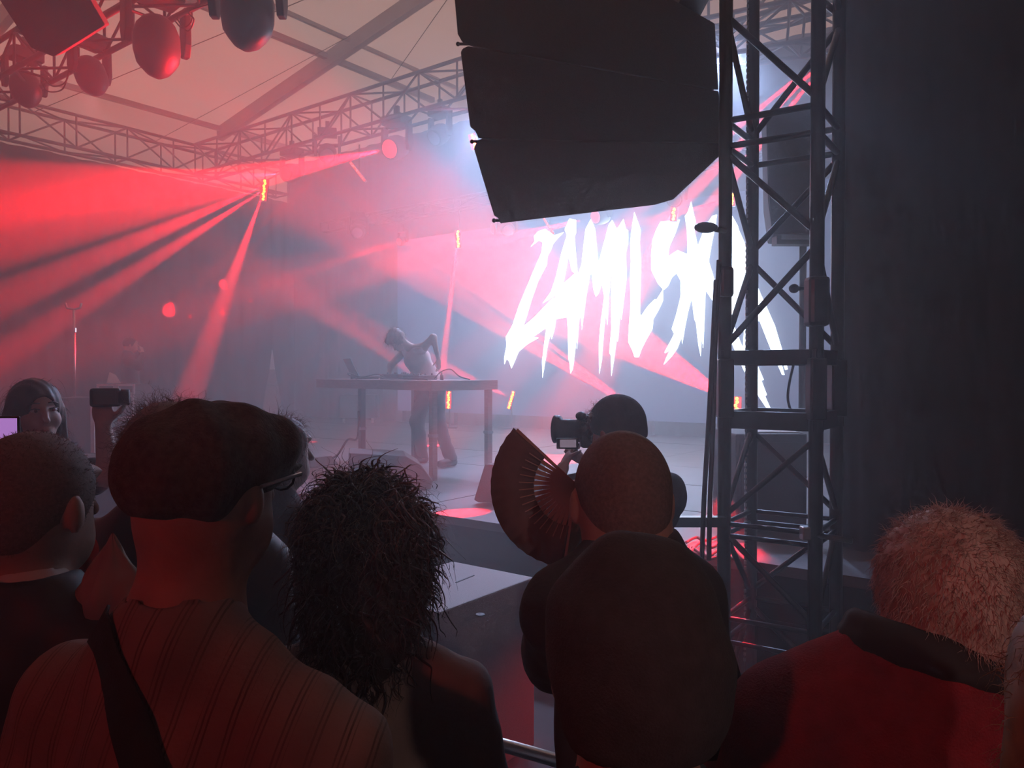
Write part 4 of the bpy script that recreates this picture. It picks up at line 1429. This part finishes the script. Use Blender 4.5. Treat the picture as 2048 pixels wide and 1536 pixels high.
from mathutils.bvhtree import BVHTree
def on_mesh(o, plist, lift):
    """Points of the mesh object o seen along the given photo pixels, lifted off the cloth."""
    w = wloc(o)
    me = o.data
    bv = BVHTree.FromPolygons([v.co + w for v in me.vertices], [tuple(p.vertices) for p in me.polygons])
    out, nn = [], []
    for (x, y) in plist:
        d = (at(x, y, 1) - CAM).normalized()
        h = bv.ray_cast(CAM, d)
        if h[0] is not None:
            n = h[1] if h[1].dot(d) < 0 else -h[1]
            out.append(h[0] + n * lift)
            nn.append(n)
    return out, nn


sp_, sn_ = on_mesh(cap_shirt, [(x, y) for y in range(1180, 1600, 14) for x in [196 + 0.0 * y + max(0, y - 1215) * 0.30 - 0.00028 * max(0, 1300 - y) * (1300 - y) * 0 ]], 0.004)
ribbon('shoulder_strap', sp_, 0.052, 0.004, sn_, M['strap'], P.root, 'black webbing bag strap over the shoulder')
P.trousers(M['jeans'])
# spectacle arm at the temple
g0, g1 = P.wp(H(0.090, 0.0, -0.008)), P.wp(H(0.084, 0.09, -0.002))
MB().tube([g0, g1], 0.003, 6).build('spectacle_arm', M['steel'], P.root)
MB().tube([P.wp(H(s * 0.035 + 0.026 * math.cos(w), 0.104, -0.008 + 0.022 * math.sin(w))) for s in (1,) for w in np.linspace(0, 6.283, 13)], 0.002, 5).build('spectacle_rim', M['black'], P.root)

# ------------------------------------------------------------------ buzz-cut man at the left edge
P = spot_person('man with buzz-cut hair in a white tee under a dark blue jacket', 72, 884, 1.42, -0.25, build=0.9, headk=1.14, drop=0.03)
P.body(M['skin'])
H, R = P.H, P.R
P.mesh('buzz_cut_hair', [('e', H(0, -0.006, 0.002), hs(0.078, 0.099, 0.096), R), {'p': ('e', H(0, -0.045, -0.04), hs(0.062, 0.06, 0.065), R), 'k': 0.02}], M['stubble'], 0.02, 0.0035, 0.006, None, [(H(0, 0.05, -0.02), (0, 0.75, -0.6)), (H(0, -0.09, -0.075), (0, -0.1, -1))])
V, Fq = P.last
strands('hair_stubble', P, V, normals(V, Fq), 2600, 0.006, 0.0006, M['hair_grey'], seed=3, segs=2)
P.shirt(M['white_tee'], sleeve=0.5, infl=0.010, folds=0.002)
P.shirt(M['navy'], long=True, infl=0.022, name='jacket', folds=0.004, seed=2, neckr=0.10, neckz=1.445)
P.trousers(M['jeans'])

# ------------------------------------------------------------------ curly-haired person
P = spot_person('person with a big mop of dark curly hair in a tan tee', 735, 985, 1.46, -0.1, build=0.98, headk=1.0, drop=0.0)
P.body(M['skin'], step=0.014)
H, R = P.H, P.R
hm_p = [('e', H(0, -0.02, 0.035), hs(0.108, 0.118, 0.098), R), {'p': ('e', H(0.01, -0.055, -0.08), hs(0.112, 0.085, 0.12), R), 'k': 0.05}, {'p': ('e', H(0.01, -0.07, -0.19), hs(0.085, 0.06, 0.09), R), 'k': 0.06}, {'p': ('e', H(0.075, -0.02, -0.02), hs(0.05, 0.07, 0.1), R), 'k': 0.04}, {'p': ('e', H(-0.075, -0.02, -0.04), hs(0.048, 0.07, 0.12), R), 'k': 0.04}]
P.mesh('curly_hair', hm_p, M['hair_black'], 0.04, 0.0, 0.008, None, [(H(0, 0.075, 0), (0, 1, 0.1))], lambda X, Y, Z: 0.008 * np.sin(X * 70 + 2 * np.sin(Z * 40)) * np.sin(Z * 62 + Y * 50) + 0.004 * np.sin(X * 130 + Z * 110))
V, Fq = P.last
Nn = normals(V, Fq)
strands('curl_strands', P, V, Nn, 2200, 0.070, 0.0012, M['hair_black'], curl=0.012, freq=1.2, droop=3.0, seed=5, segs=13, jitter=0.35)
strands('hair_locks', P, V, Nn, 420, 0.095, 0.0040, M['hair_black'], curl=0.011, freq=1.2, droop=3.0, seed=15, segs=14, jitter=0.3)
strands('backlit_locks', P, V, Nn, 120, 0.085, 0.0032, M['hair_brown'], curl=0.011, freq=1.1, droop=2.4, seed=16, segs=14, jitter=0.4, mask=(V[:, 2] > 1.69))  # lighter brown paints the stage light on top of the dark hair
strands('backlit_curl_strands', P, V, Nn, 800, 0.075, 0.0011, M['hair_brown'], curl=0.011, freq=1.2, droop=2.2, seed=6, segs=12, jitter=0.5, mask=(V[:, 2] > 1.67))  # finer strands with the same backlight put into their colour
P.shirt(M['tan_tee'], sleeve=0.62, infl=0.014, folds=0.004, seed=4)
P.trousers(M['jeans'])

# ------------------------------------------------------------------ man with the fan
P = spot_person('bald man in a black tee waving a folding fan', 1241, 866, 1.38, 0.45, build=0.66, headk=1.0, drop=0.085, head_yaw=-0.35, slope=0.0,
                arms={'l': ((0.010, 0.235, 1.19), (0.030, 0.250, 1.42))})
P.hands = P.make_hand('r', P.arm['r'][2], (P.arm['r'][2] - P.arm['r'][1]), (-1, 0.2, 0), 0.35) + P.make_hand('l', P.arm['l'][2], (0.30, 0.0, 0.95), (-0.35, -0.90, 0.3), 0.75)
P.body(M['skin'], fine={'x': [(-0.22, -0.02, 0.006)], 'z': [(1.42, 1.72, 0.006)], 'y': [(0.05, 0.2, 0.006)]})
H, R = P.H, P.R
P.mesh('shaved_hair', [('e', H(0, -0.006, 0.002), hs(0.078, 0.099, 0.096), R), {'p': ('e', H(0, -0.045, -0.04), hs(0.062, 0.06, 0.065), R), 'k': 0.02}], M['stubble'], 0.02, 0.002, 0.006, None, [(H(0, 0.05, -0.02), (0, 0.75, -0.6)), (H(0, -0.09, -0.075), (0, -0.1, -1))])
P.shirt(M['black_cloth'], sleeve=0.75, infl=0.014, folds=0.003, seed=1)
P.trousers(M['jeans'])
bald = P
# folding fan
fn = thing('folding_fan', 'open brown folding fan held up beside the bald man', 'fan', at(1150, 975, 1.56))
piv = at(1152, 970, 1.56)
rx, rz_ = Vector((1, 0.15, 0)).normalized(), Vector((0, -0.12, 1)).normalized()
A0, A1, NR = math.radians(137), math.radians(262), 16
Rout, Rin = 0.174, 0.087
dep = rx.cross(rz_)
V, Fq = [], []
NS = NR * 2
for i in range(NS + 1):
    w = A0 + (A1 - A0) * i / NS
    z = 0.0035 * (1 if i % 2 else -1)
    d = rx * math.cos(w) + rz_ * math.sin(w)
    for r in (Rin, (Rin + Rout) / 2, Rout):
        q = piv + d * r + dep * z
        V.append(tuple(q))
for i in range(NS):
    for j in range(2):
        Fq.append((i * 3 + j, i * 3 + j + 1, (i + 1) * 3 + j + 1, (i + 1) * 3 + j))
leaf = mesh_np('fan_leaf', V, Fq, M['fan_leaf'], fn, False)
md = leaf.modifiers.new('thick', 'SOLIDIFY')
md.thickness = 0.0012
for i in range(NR + 1):
    w = A0 + (A1 - A0) * i / NR
    d = rx * math.cos(w) + rz_ * math.sin(w)
    s = dep.cross(d)
    r0, r1 = -0.015, (Rout * 0.96 if i in (0, NR) else Rin + 0.03)
    c0, c1 = piv + d * r0 - dep * 0.004, piv + d * r1 - dep * 0.004
    wd = 0.0045
    MB().add([c0 - s * wd * .6, c0 + s * wd * .6, c1 + s * wd, c1 - s * wd] + [q + dep * 0.0015 for q in (c0 - s * wd * .6, c0 + s * wd * .6, c1 + s * wd, c1 - s * wd)],
             [(0, 1, 2, 3), (7, 6, 5, 4), (0, 4, 5, 1), (1, 5, 6, 2), (2, 6, 7, 3), (3, 7, 4, 0)]).build('fan_rib', M['fan_rib'], fn)

# ------------------------------------------------------------------ man in the beanie
P = spot_person('man from behind in a slouchy black beanie nearest the lens', 1256, 1118, 0.86, 0.25, build=1.0, headk=1.06, drop=0.02, neck=1.05, )
P.body(M['skin'])
H, R = P.H, P.R
P.mesh('beanie', [('e', H(0, -0.008, 0.004), hs(0.083, 0.104, 0.100), R), {'p': ('e', H(0, -0.04, -0.04), hs(0.079, 0.072, 0.085), R), 'k': 0.03}, {'p': ('c', H(0.01, -0.02, 0.07), H(-0.022, -0.02, 0.098), 0.045, 0.012), 'k': 0.04}], M['beanie'], 0.03, 0.011, 0.006, None,
       [(H(0, 0.02, -0.035), (0.0, 0.72, -0.7)), (H(0, -0.09, -0.088), (0, -0.05, -1))], lambda X, Y, Z: 0.0018 * np.sin(X * 50 + Z * 35) + 0.0012 * np.sin(Z * 90 + X * 25))
P.shirt(M['black_cloth'], sleeve=0.7, infl=0.014, folds=0.003, seed=7)
P.trousers(M['jeans'])

# ------------------------------------------------------------------ white-haired man
P = spot_person('white-haired man in a red fleece with a dark collar', 1842, 1040, 1.12, -0.12, build=1.02, headk=1.02, drop=0.10, neck=1.15, hx=0.035)
P.body(M['skin'])
H, R = P.H, P.R
P.mesh('white_hair', [('e', H(0, -0.012, 0.006), hs(0.083, 0.103, 0.098), R), {'p': ('e', H(0, -0.045, -0.045), hs(0.074, 0.065, 0.075), R), 'k': 0.03}], M['hair_white'], 0.03, 0.008, 0.006, None, [(H(0, 0.055, 0.0), (0, 0.8, -0.6)), (H(0, -0.09, -0.068), (0.12, -0.1, -1))], lambda X, Y, Z: 0.003 * np.sin(X * 90 + Z * 30) * np.sin(Y * 70 + Z * 60))
V, Fq = P.last
strands('white_strands', P, V, normals(V, Fq), 6000, 0.020, 0.0006, M['hair_white'], curl=0.002, freq=0.8, droop=0.9, seed=8, segs=4, jitter=0.35, flow=lambda p: np.array([p[0] * 3, -0.5, -0.35 if p[2] < 1.62 else 0.1]), lift=0.45)
P.shirt(M['fleece'], long=True, neckr=0.088, infl=0.030, name='fleece', folds=0.004, seed=3)
P.collar(M['collar'], 0.017, 0.092, 1.500, 0.020, 0.2, 0.28)
P.trousers(M['jeans'])

# ------------------------------------------------------------------ blond person at the right edge
P = spot_person('blond-haired person cut off by the picture edge beside the red fleece', 2278, 1200, 0.68, -0.6, build=0.8, headk=1.0, drop=0.03)
P.body(M['skin_pale'], step=0.015, ears=False)
H, R = P.H, P.R
P.mesh('blond_hair', [('e', H(0, -0.012, 0.006), hs(0.096, 0.108, 0.10), R), {'p': ('e', H(0, -0.035, -0.09), hs(0.10, 0.08, 0.12), R), 'k': 0.04}], M['hair_blond'], 0.03, 0.006, 0.008, None, [(H(0, 0.06, 0), (0, 1, -0.2))], lambda X, Y, Z: 0.004 * np.sin(X * 90 + Y * 60))
V, Fq = P.last
strands('blond_strands', P, V, normals(V, Fq), 900, 0.03, 0.0006, M['hair_blond'], curl=0.003, freq=1, droop=1.8, seed=9, segs=5)
P.shirt(M['black_cloth'], long=True, infl=0.016)
P.trousers(M['jeans'])

# ------------------------------------------------------------------ people between: dark jacket, brown bob
P = spot_person('person in a black jacket mostly hidden behind the flat cap', 348, 820, 1.85, -0.2, build=1.1, headk=1.0, drop=0.05)
P.body(M['skin'], step=0.015)
H, R = P.H, P.R
P.mesh('frizzy_hair', [('e', H(0, -0.012, 0.012), hs(0.09, 0.108, 0.10), R)], M['hair_grey'], 0.03, 0.004, 0.009, None, [(H(0, 0.06, 0), (0, 0.9, -0.6))])
V, Fq = P.last
strands('frizz_strands', P, V, normals(V, Fq), 1500, 0.045, 0.0008, M['hair_grey'], curl=0.006, freq=1.5, droop=0.6, seed=10, segs=6, jitter=0.5)
P.shirt(M['navy'], long=True, infl=0.025, name='jacket')
P.trousers(M['jeans'])

P = spot_person('person with a smooth brown bob and an earring looking at the stage', 563, 838, 2.55, -0.75, build=0.9, headk=1.0, drop=0.02)
P.body(M['skin_pale'], step=0.015)
H, R = P.H, P.R
P.mesh('bob_hair', [('e', H(0, -0.01, 0.006), hs(0.086, 0.108, 0.10), R), {'p': ('e', H(0, -0.04, -0.06), hs(0.086, 0.075, 0.085), R), 'k': 0.03}], M['hair_brown'], 0.03, 0.004, 0.008, None, [(H(0, 0.055, 0), (0, 0.9, -0.35))], lambda X, Y, Z: 0.002 * np.sin(np.arctan2(X, Y + 0.3) * 90))
V, Fq = P.last
strands('bob_strands', P, V, normals(V, Fq), 900, 0.06, 0.0008, M['hair_brown'], curl=0.002, freq=1, droop=2.6, seed=11, segs=5, jitter=0.15, lift=0.4)
q = P.wp(H(0.088, -0.005, -0.07))
MB().ball(q, 0.006, 8, 6).build('earring', M['steel'], P.root, True)
P.shirt(M['black_cloth'], long=True, infl=0.02)
P.trousers(M['jeans'])

# ------------------------------------------------------------------ woman filming
P = spot_person('long-haired woman turned towards us with one arm raised to film', 72, 763, 3.0, -2.28, build=0.84, headk=0.97, drop=0.03, head_tilt=0.06, head_pitch=0.06,
                arms={'l': ((-0.165, 0.215, 1.385), (-0.135, 0.245, 1.560))})
P.hands = P.make_hand('r', P.arm['r'][2], (P.arm['r'][2] - P.arm['r'][1]), (-1, 0.2, 0), 0.35) + P.make_hand('l', P.arm['l'][2], (0.05, 0.05, 1.0), (-0.75, -0.6, 0.0), 0.8)
H, R = P.H, P.R
P.head = [('e', H(0, -0.004, 0.0), hs(0.077, 0.096, 0.094), R), ('e', H(0, 0.030, -0.074), hs(0.052, 0.064, 0.062), R), {'p': ('e', H(0, 0.052, -0.115), hs(0.024, 0.026, 0.016), R), 'k': 0.02},
          {'p': ('c', H(0, 0.090, 0.004), H(0, 0.110, -0.040), 0.007, 0.011), 'k': 0.014}, {'p': ('e', H(0, 0.086, -0.083), hs(0.022, 0.012, 0.012), R), 'k': 0.012},
          {'p': ('e', H(0.040, 0.060, -0.045), hs(0.024, 0.026, 0.026), R), 'k': 0.02}, {'p': ('e', H(-0.040, 0.060, -0.045), hs(0.024, 0.026, 0.026), R), 'k': 0.02}]
P.body(M['skin_pale'], fine={'x': [(-0.2, 0.05, 0.006)], 'y': [(0.12, 0.40, 0.006)], 'z': [(1.52, 1.76, 0.006)]})
P.mesh('long_hair', [('e', H(0, -0.014, 0.008), hs(0.084, 0.103, 0.097), R), {'p': ('e', H(0, -0.055, -0.09), hs(0.080, 0.06, 0.12), R), 'k': 0.04}, {'p': ('c', H(0.074, -0.01, -0.03), H(0.080, 0.03, -0.26), 0.022, 0.028), 'k': 0.04}, {'p': ('c', H(-0.074, -0.01, -0.03), H(-0.080, 0.03, -0.30), 0.022, 0.028), 'k': 0.04}], M['hair_dark'], 0.03, 0.005, 0.007, None, (),
       lambda X, Y, Z: 0.002 * np.sin(X * 160 + Y * 120), minus=(('e', H(0, 0.125, -0.050), hs(0.060, 0.085, 0.115), R),))
V, Fq = P.last
strands('hair_strands', P, V, normals(V, Fq), 350, 0.10, 0.0009, M['hair_dark'], curl=0.001, freq=1, droop=4.5, seed=21, segs=6, jitter=0.03, lift=0.06, mask=(V[:, 1] < 0.03))
for s in (-1, 1):
    q = P.wp(H(s * 0.032, 0.083, -0.002))
    ew = MB().ball(q, (0.014, 0.012, 0.006), 12, 8).build('eye', M['eye_white'], P.root, True)
    MB().ball(P.wp(H(s * 0.030, 0.092, -0.002)), 0.0065, 10, 6).build('iris', M['eye'], ew, True)
    MB().tube([P.wp(H(s * 0.016, 0.092, 0.002)), P.wp(H(s * 0.032, 0.095, 0.007)), P.wp(H(s * 0.048, 0.082, 0.002))], 0.0024, 6).build('eyelash', M['hair_dark'], P.root, True)
    MB().tube([P.wp(H(s * 0.014, 0.090, 0.025)), P.wp(H(s * 0.034, 0.087, 0.027)), P.wp(H(s * 0.052, 0.072, 0.018))], 0.0026, 6).build('eyebrow', M['hair_dark'], P.root, True)
MB().tube([P.wp(H(-0.022, 0.086, -0.080)), P.wp(H(0, 0.097, -0.077)), P.wp(H(0.022, 0.086, -0.080))], 0.005, 6).tube([P.wp(H(-0.018, 0.086, -0.088)), P.wp(H(0, 0.096, -0.089)), P.wp(H(0.018, 0.086, -0.088))], 0.0055, 6).build('lips', M['lip'], P.root, True)
P.shirt(M['black_cloth'], sleeve=0.45, infl=0.012)
P.trousers(M['jeans'])
hp = P.wp(P.arm['l'][2] + Vector((0.005, 0.035, 0.105)))
cm = thing('compact_camera', 'black camera held up in the raised hand of the woman', 'camera', hp)
rd = Vector((0.93, 0.36, 0)).normalized()
fd = Vector((-0.36, 0.93, 0)).normalized()
MB().box(hp, (0.105, 0.045, 0.070), (rd, fd, UP)).build('body', M['black'], cm, bevel=0.010)
MB().lathe(hp + rd * 0.045, rd, [(0, 0.030), (0.035, 0.030), (0.037, 0.024)], 16).build('lens', M['cable'], cm, True)
MB().box(hp - fd * 0.024, (0.070, 0.003, 0.045), (rd, fd, UP)).build('screen', M['cable'], cm)

# phone with a violet picture at the very edge
ph = thing('phone', 'phone with a bright violet picture held up at the picture edge', 'phone', at(8, 868, 1.6))
c = at(4, 868, 1.6)
MB().box(c, (0.075, 0.008, 0.075)).build('body', M['black'], ph, bevel=0.003)
MB().box(c - Vector((0, 0.005, 0)), (0.068, 0.002, 0.066)).build('screen', mat('violet_screen', (0.05, 0.03, 0.06), 0.2, var=0, em=(0.75, 0.35, 1.0), es=0.45), ph)

# crumpled pale bag and a lump coloured as if lit red, in front of the dark jacket
def lump(name, label, cat, px, py, d, rx_, rz2, material, seed, pinch=0.0, sub=28):
    c = at(px, py, d)
    rng = np.random.default_rng(seed)
    ph_ = rng.uniform(0, 6.28, 6)
    V, Fq = [], []
    for i in range(sub + 1):
        th = math.pi * i / sub
        for k in range(sub):
            w = 2 * math.pi * k / sub
            f = 1 + 0.14 * math.sin(5 * w + ph_[0] + 2 * th) + 0.10 * math.sin(8 * w + ph_[1] - 3 * th)
            zz_ = math.cos(th)
            r = math.sin(th) ** 0.8 * f * (1 - pinch * max(0, zz_ + 0.35))
            V.append((c.x + rx_ * r * math.cos(w), c.y + rx_ * 0.7 * r * math.sin(w), c.z + rz2 * zz_ * (1 + 0.04 * math.sin(7 * w))))
    for i in range(sub):
        for k in range(sub):
            Fq.append((i * sub + k, (i + 1) * sub + k, (i + 1) * sub + (k + 1) % sub, i * sub + (k + 1) % sub))
    o = mesh_np(name, V, Fq, material)
    return tag(o, label, cat)


lump('gathered_bag', 'pale gathered cloth bag carried between buzz-cut man and flat cap', 'bag', 226, 1160, 1.35, 0.062, 0.080, mat('pale_bag', (0.30, 0.24, 0.22), 0.8, var=0.15), 3, 0.65)
lump('red_lit_lump', 'small crumpled glossy plastic lump coloured as if lit red beside the buzz-cut neck', 'bag', 150, 1105, 1.55, 0.045, 0.06, mat('red_lit_plastic', (0.8, 0.02, 0.015), 0.25, var=0.1), 5, 0.2)  # red light on an unclear item, put into its colour

# ------------------------------------------------------------------ cameraman in the pit
P = spot_person('cameraman in a dark close cap and black tee in the pit', 1232, 800, 3.0, 0.30, build=1.08, headk=1.0, drop=0.04, head_yaw=0.5,
                arms={'l': ((-0.25, 0.15, 1.25), (-0.10, 0.30, 1.42)), 'r': ((0.24, 0.12, 1.22), (0.06, 0.32, 1.40))})
P.body(M['skin'], step=0.013)
H, R = P.H, P.R
P.mesh('cap', [('e', H(0, -0.006, 0.012), hs(0.086, 0.108, 0.100), R), {'p': ('e', H(0, -0.045, -0.03), hs(0.075, 0.07, 0.06), R), 'k': 0.02}], M['black_cloth'], 0.02, 0.006, 0.007, None, [(H(0, 0, -0.035), (0, 0.1, -1))])
P.mesh('curly_fringe', [('e', H(0, 0.06, 0.02), hs(0.07, 0.05, 0.05), R)], M['hair_brown'], 0.02, 0.003, 0.009, None, (), lambda X, Y, Z: 0.006 * np.sin(X * 120) * np.sin(Z * 110))
V, Fq = P.last
strands('fringe_strands', P, V, normals(V, Fq), 400, 0.05, 0.001, M['hair_brown'], curl=0.008, freq=1.5, droop=0.8, seed=12, segs=6, jitter=0.5)
P.shirt(M['black_cloth'], sleeve=0.7, infl=0.016, seed=5)
P.trousers(M['jeans'])
vc = thing('video_camera', 'black video camera with flip-out screen in front of the cameraman', 'camera', at(1150, 870, 3.05))
c = at(1158, 862, 3.05)
MB().lathe(c + Vector((0.06, 0.05, 0)), Vector((-1, 0.35, 0)), [(0, 0.05), (0.06, 0.05), (0.065, 0.042), (0.13, 0.042), (0.135, 0.055), (0.16, 0.058)], 20).build('lens_barrel', M['black'], vc, True)
MB().box(c + Vector((0.09, 0.06, -0.01)), (0.16, 0.09, 0.12)).build('body', M['black'], vc, bevel=0.01)
MB().box(at(1135, 887, 2.98), (0.085, 0.010, 0.042)).build('flip_screen', M['black'], vc, bevel=0.003)
MB().box(at(1136, 887, 2.97), (0.062, 0.004, 0.030)).build('screen_picture', mat('monitor_picture', (0.05, 0.04, 0.05), 0.3, em=(0.6, 0.45, 0.6), es=0.25), vc)
MB().ball(at(1162, 832, 3.02), (0.022, 0.03, 0.018), 10, 8).tube([at(1162, 832, 3.02), at(1178, 845, 3.05)], 0.01, 6).build('viewfinder', M['black'], vc, True)

# ------------------------------------------------------------------ technician in the wings
a = at(262, 676, 11.6)
P = Person('technician in dark clothes standing in the wings with a hand at the face', (a.x, a.y, ZS), a.z - ZS, -1.2, build=0.95, headk=1.0, drop=0.03, arms={'r': ((0.20, 0.12, 1.26), (0.09, 0.17, 1.45))})
P.hands = P.make_hand('r', P.arm['r'][2], (-0.2, -0.1, 1), (-0.6, -0.6, 0), 0.5) + P.make_hand('l', P.arm['l'][2], (0, 0, -1), (1, 0.2, 0), 0.4)
P.body(M['skin'], step=0.014)
P.mesh('hair', [('e', P.H(0, -0.012, 0.01), (0.085, 0.105, 0.098), P.R)], M['hair_black'], 0.02, 0.004, 0.01, None, [(P.H(0, 0.055, 0), (0, 0.9, -0.5))])
P.shirt(M['black_cloth'], long=True, infl=0.02)
P.trousers(M['black_cloth'])

# ------------------------------------------------------------------ performer bent over the table
a = at(864, 925, 9.05)
P = Person('performer bent over the deck table in a pale top and dark baggy trousers', (a.x, a.y, ZS + 0.002), 1.62 * 1.0, 2.30, build=0.86, headk=1.0)
P.k = 1.0
P.hk = 1.0
P.hc = Vector((0.02, 0.475, 1.455))
hr = Matrix.Rotation(0.15, 3, 'Z') @ Matrix.Rotation(-1.0, 3, 'X')
P.hr = hr
R = [list(r) for r in hr]
P.R = R
def H(x, y, z, hc=P.hc, hr=hr):
    return tuple(hc + hr @ Vector((x, y, z)))
P.H = H
P.head = [('e', H(0, -0.004, 0.0), hs(0.076, 0.096, 0.093), R), ('e', H(0, 0.035, -0.078), hs(0.054, 0.066, 0.064), R), {'p': ('c', H(0, 0.094, -0.005), H(0, 0.115, -0.042), 0.008, 0.012), 'k': 0.012}]
P.ears = [{'p': ('e', H(s * 0.081, -0.008, -0.028), hs(0.010, 0.020, 0.032), R), 'k': 0.008} for s in (-1, 1)]
P.neck = [{'p': ('c', (0, 0.30, 1.36), tuple(P.hc + hr @ Vector((0, -0.015, -0.06))), 0.052, 0.05), 'k': 0.03}]
P.torso = [('c', (0, 0.02, 0.98), (0, 0.22, 1.24), 0.12, 0.135), ('e', (0, 0.19, 1.22), (0.16, 0.115, 0.15)), ('c', (0.03, 0.27, 1.35), (0.16, 0.27, 1.33), 0.05, 0.055), ('c', (-0.03, 0.27, 1.35), (-0.17, 0.25, 1.36), 0.05, 0.055), ('e', (0, 0, 0.92), (0.15, 0.115, 0.13))]
P.arm = {'r': (Vector((0.175, 0.28, 1.32)), Vector((0.22, 0.42, 1.16)), Vector((0.20, 0.46, 1.045))), 'l': (Vector((-0.18, 0.25, 1.36)), Vector((-0.36, 0.24, 1.47)), Vector((-0.30, 0.13, 1.24)))}
P.upper = {n: ('c', tuple(v[0]), tuple(v[1]), 0.048, 0.038) for n, v in P.arm.items()}
P.fore = {n: ('c', tuple(v[1]), tuple(v[2]), 0.037, 0.025) for n, v in P.arm.items()}
P.hands = P.make_hand('r', P.arm['r'][2] , (0.1, 0.95, -0.25), (0, -0.2, -1), 0.3) + P.make_hand('l', P.arm['l'][2], (0.15, -0.2, -0.95), (0.9, 0.1, 0), 0.3)
lg = {1: ((0.09, 0.0, 0.9), (0.16, 0.10, 0.50), (0.17, 0.02, 0.09)), -1: ((-0.09, 0.0, 0.9), (-0.20, 0.06, 0.50), (-0.30, -0.05, 0.09))}
P.legs = []
P.shoes = []
for s, (hp_, kn, an) in lg.items():
    P.legs += [('c', hp_, kn, 0.09, 0.068), ('c', kn, an, 0.066, 0.055)]
    P.shoes += [('c', (an[0], an[1] - 0.03, 0.05), (an[0] + s * 0.03, an[1] + 0.17, 0.04), 0.046, 0.036)]
P.body(M['skin'], step=0.012, fine={'x': [(-0.1, 0.1, 0.008)], 'y': [(0.3, 0.62, 0.008)], 'z': [(1.25, 1.6, 0.008)]})
P.mesh('hair', [('e', H(0, -0.012, 0.012), hs(0.084, 0.104, 0.097), R), {'p': ('c', H(0, -0.03, 0.06), H(0, 0.085, 0.09), 0.06, 0.04), 'k': 0.04}], M['hair_brown'], 0.02, 0.004, 0.009, None, (), lambda X, Y, Z: 0.003 * np.sin(X * 110 + Y * 80), minus=(('e', H(0, 0.11, -0.03), hs(0.06, 0.07, 0.09), R),))
V, Fq = P.last
strands('hair_strands', P, V, normals(V, Fq), 700, 0.06, 0.0014, M['hair_brown'], curl=0.004, freq=1, droop=2.0, seed=13, segs=5)
P.mesh('top', P.torso[:4], M['top_pale'], 0.03, 0.010, 0.012, None, [((0, 0.3, 1.37), (0, 0.55, 0.83)), ((0, 0, 0.93), (0, -0.2, -1))], lambda X, Y, Z: 0.003 * np.sin(Z * 45 + X * 30))
P.mesh('trousers', [P.torso[4]] + P.legs, M['jeans'], 0.05, 0.016, 0.014, None, [((0, 0, 0.98), (0, 0.2, 1)), ((0, 0, 0.06), (0, 0, -1))], lambda X, Y, Z: 0.006 * np.sin(Z * 33 + X * 25) * np.sin(Y * 20 + Z * 12))
for s in P.shoes:
    P.mesh('shoe', [s], M['cable'], 0.02, 0.008, 0.012, {}, [((0, 0, 0.004), (0, 0, -1))])

# ================================================================== haze filling the tent
hm = bpy.data.materials.new('stage_haze')
hm.use_nodes = True
_nt = hm.node_tree
_nt.nodes.clear()
_o = _nt.nodes.new('ShaderNodeOutputMaterial')
_vs = _nt.nodes.new('ShaderNodeVolumeScatter')
_vs.inputs['Color'].default_value = (0.97, 0.96, 1.0, 1)
_vs.inputs['Density'].default_value = HAZE
_vs.inputs['Anisotropy'].default_value = 0.60
_nt.links.new(_vs.outputs[0], _o.inputs[1])
haze = MB().box(st(10, -11, 4.0), (22.5, 31.5, 12.0), (e1, e2, UP)).build('haze', hm)
tag(haze, 'thin stage haze hanging in the whole tent', 'haze', None, 'stuff')
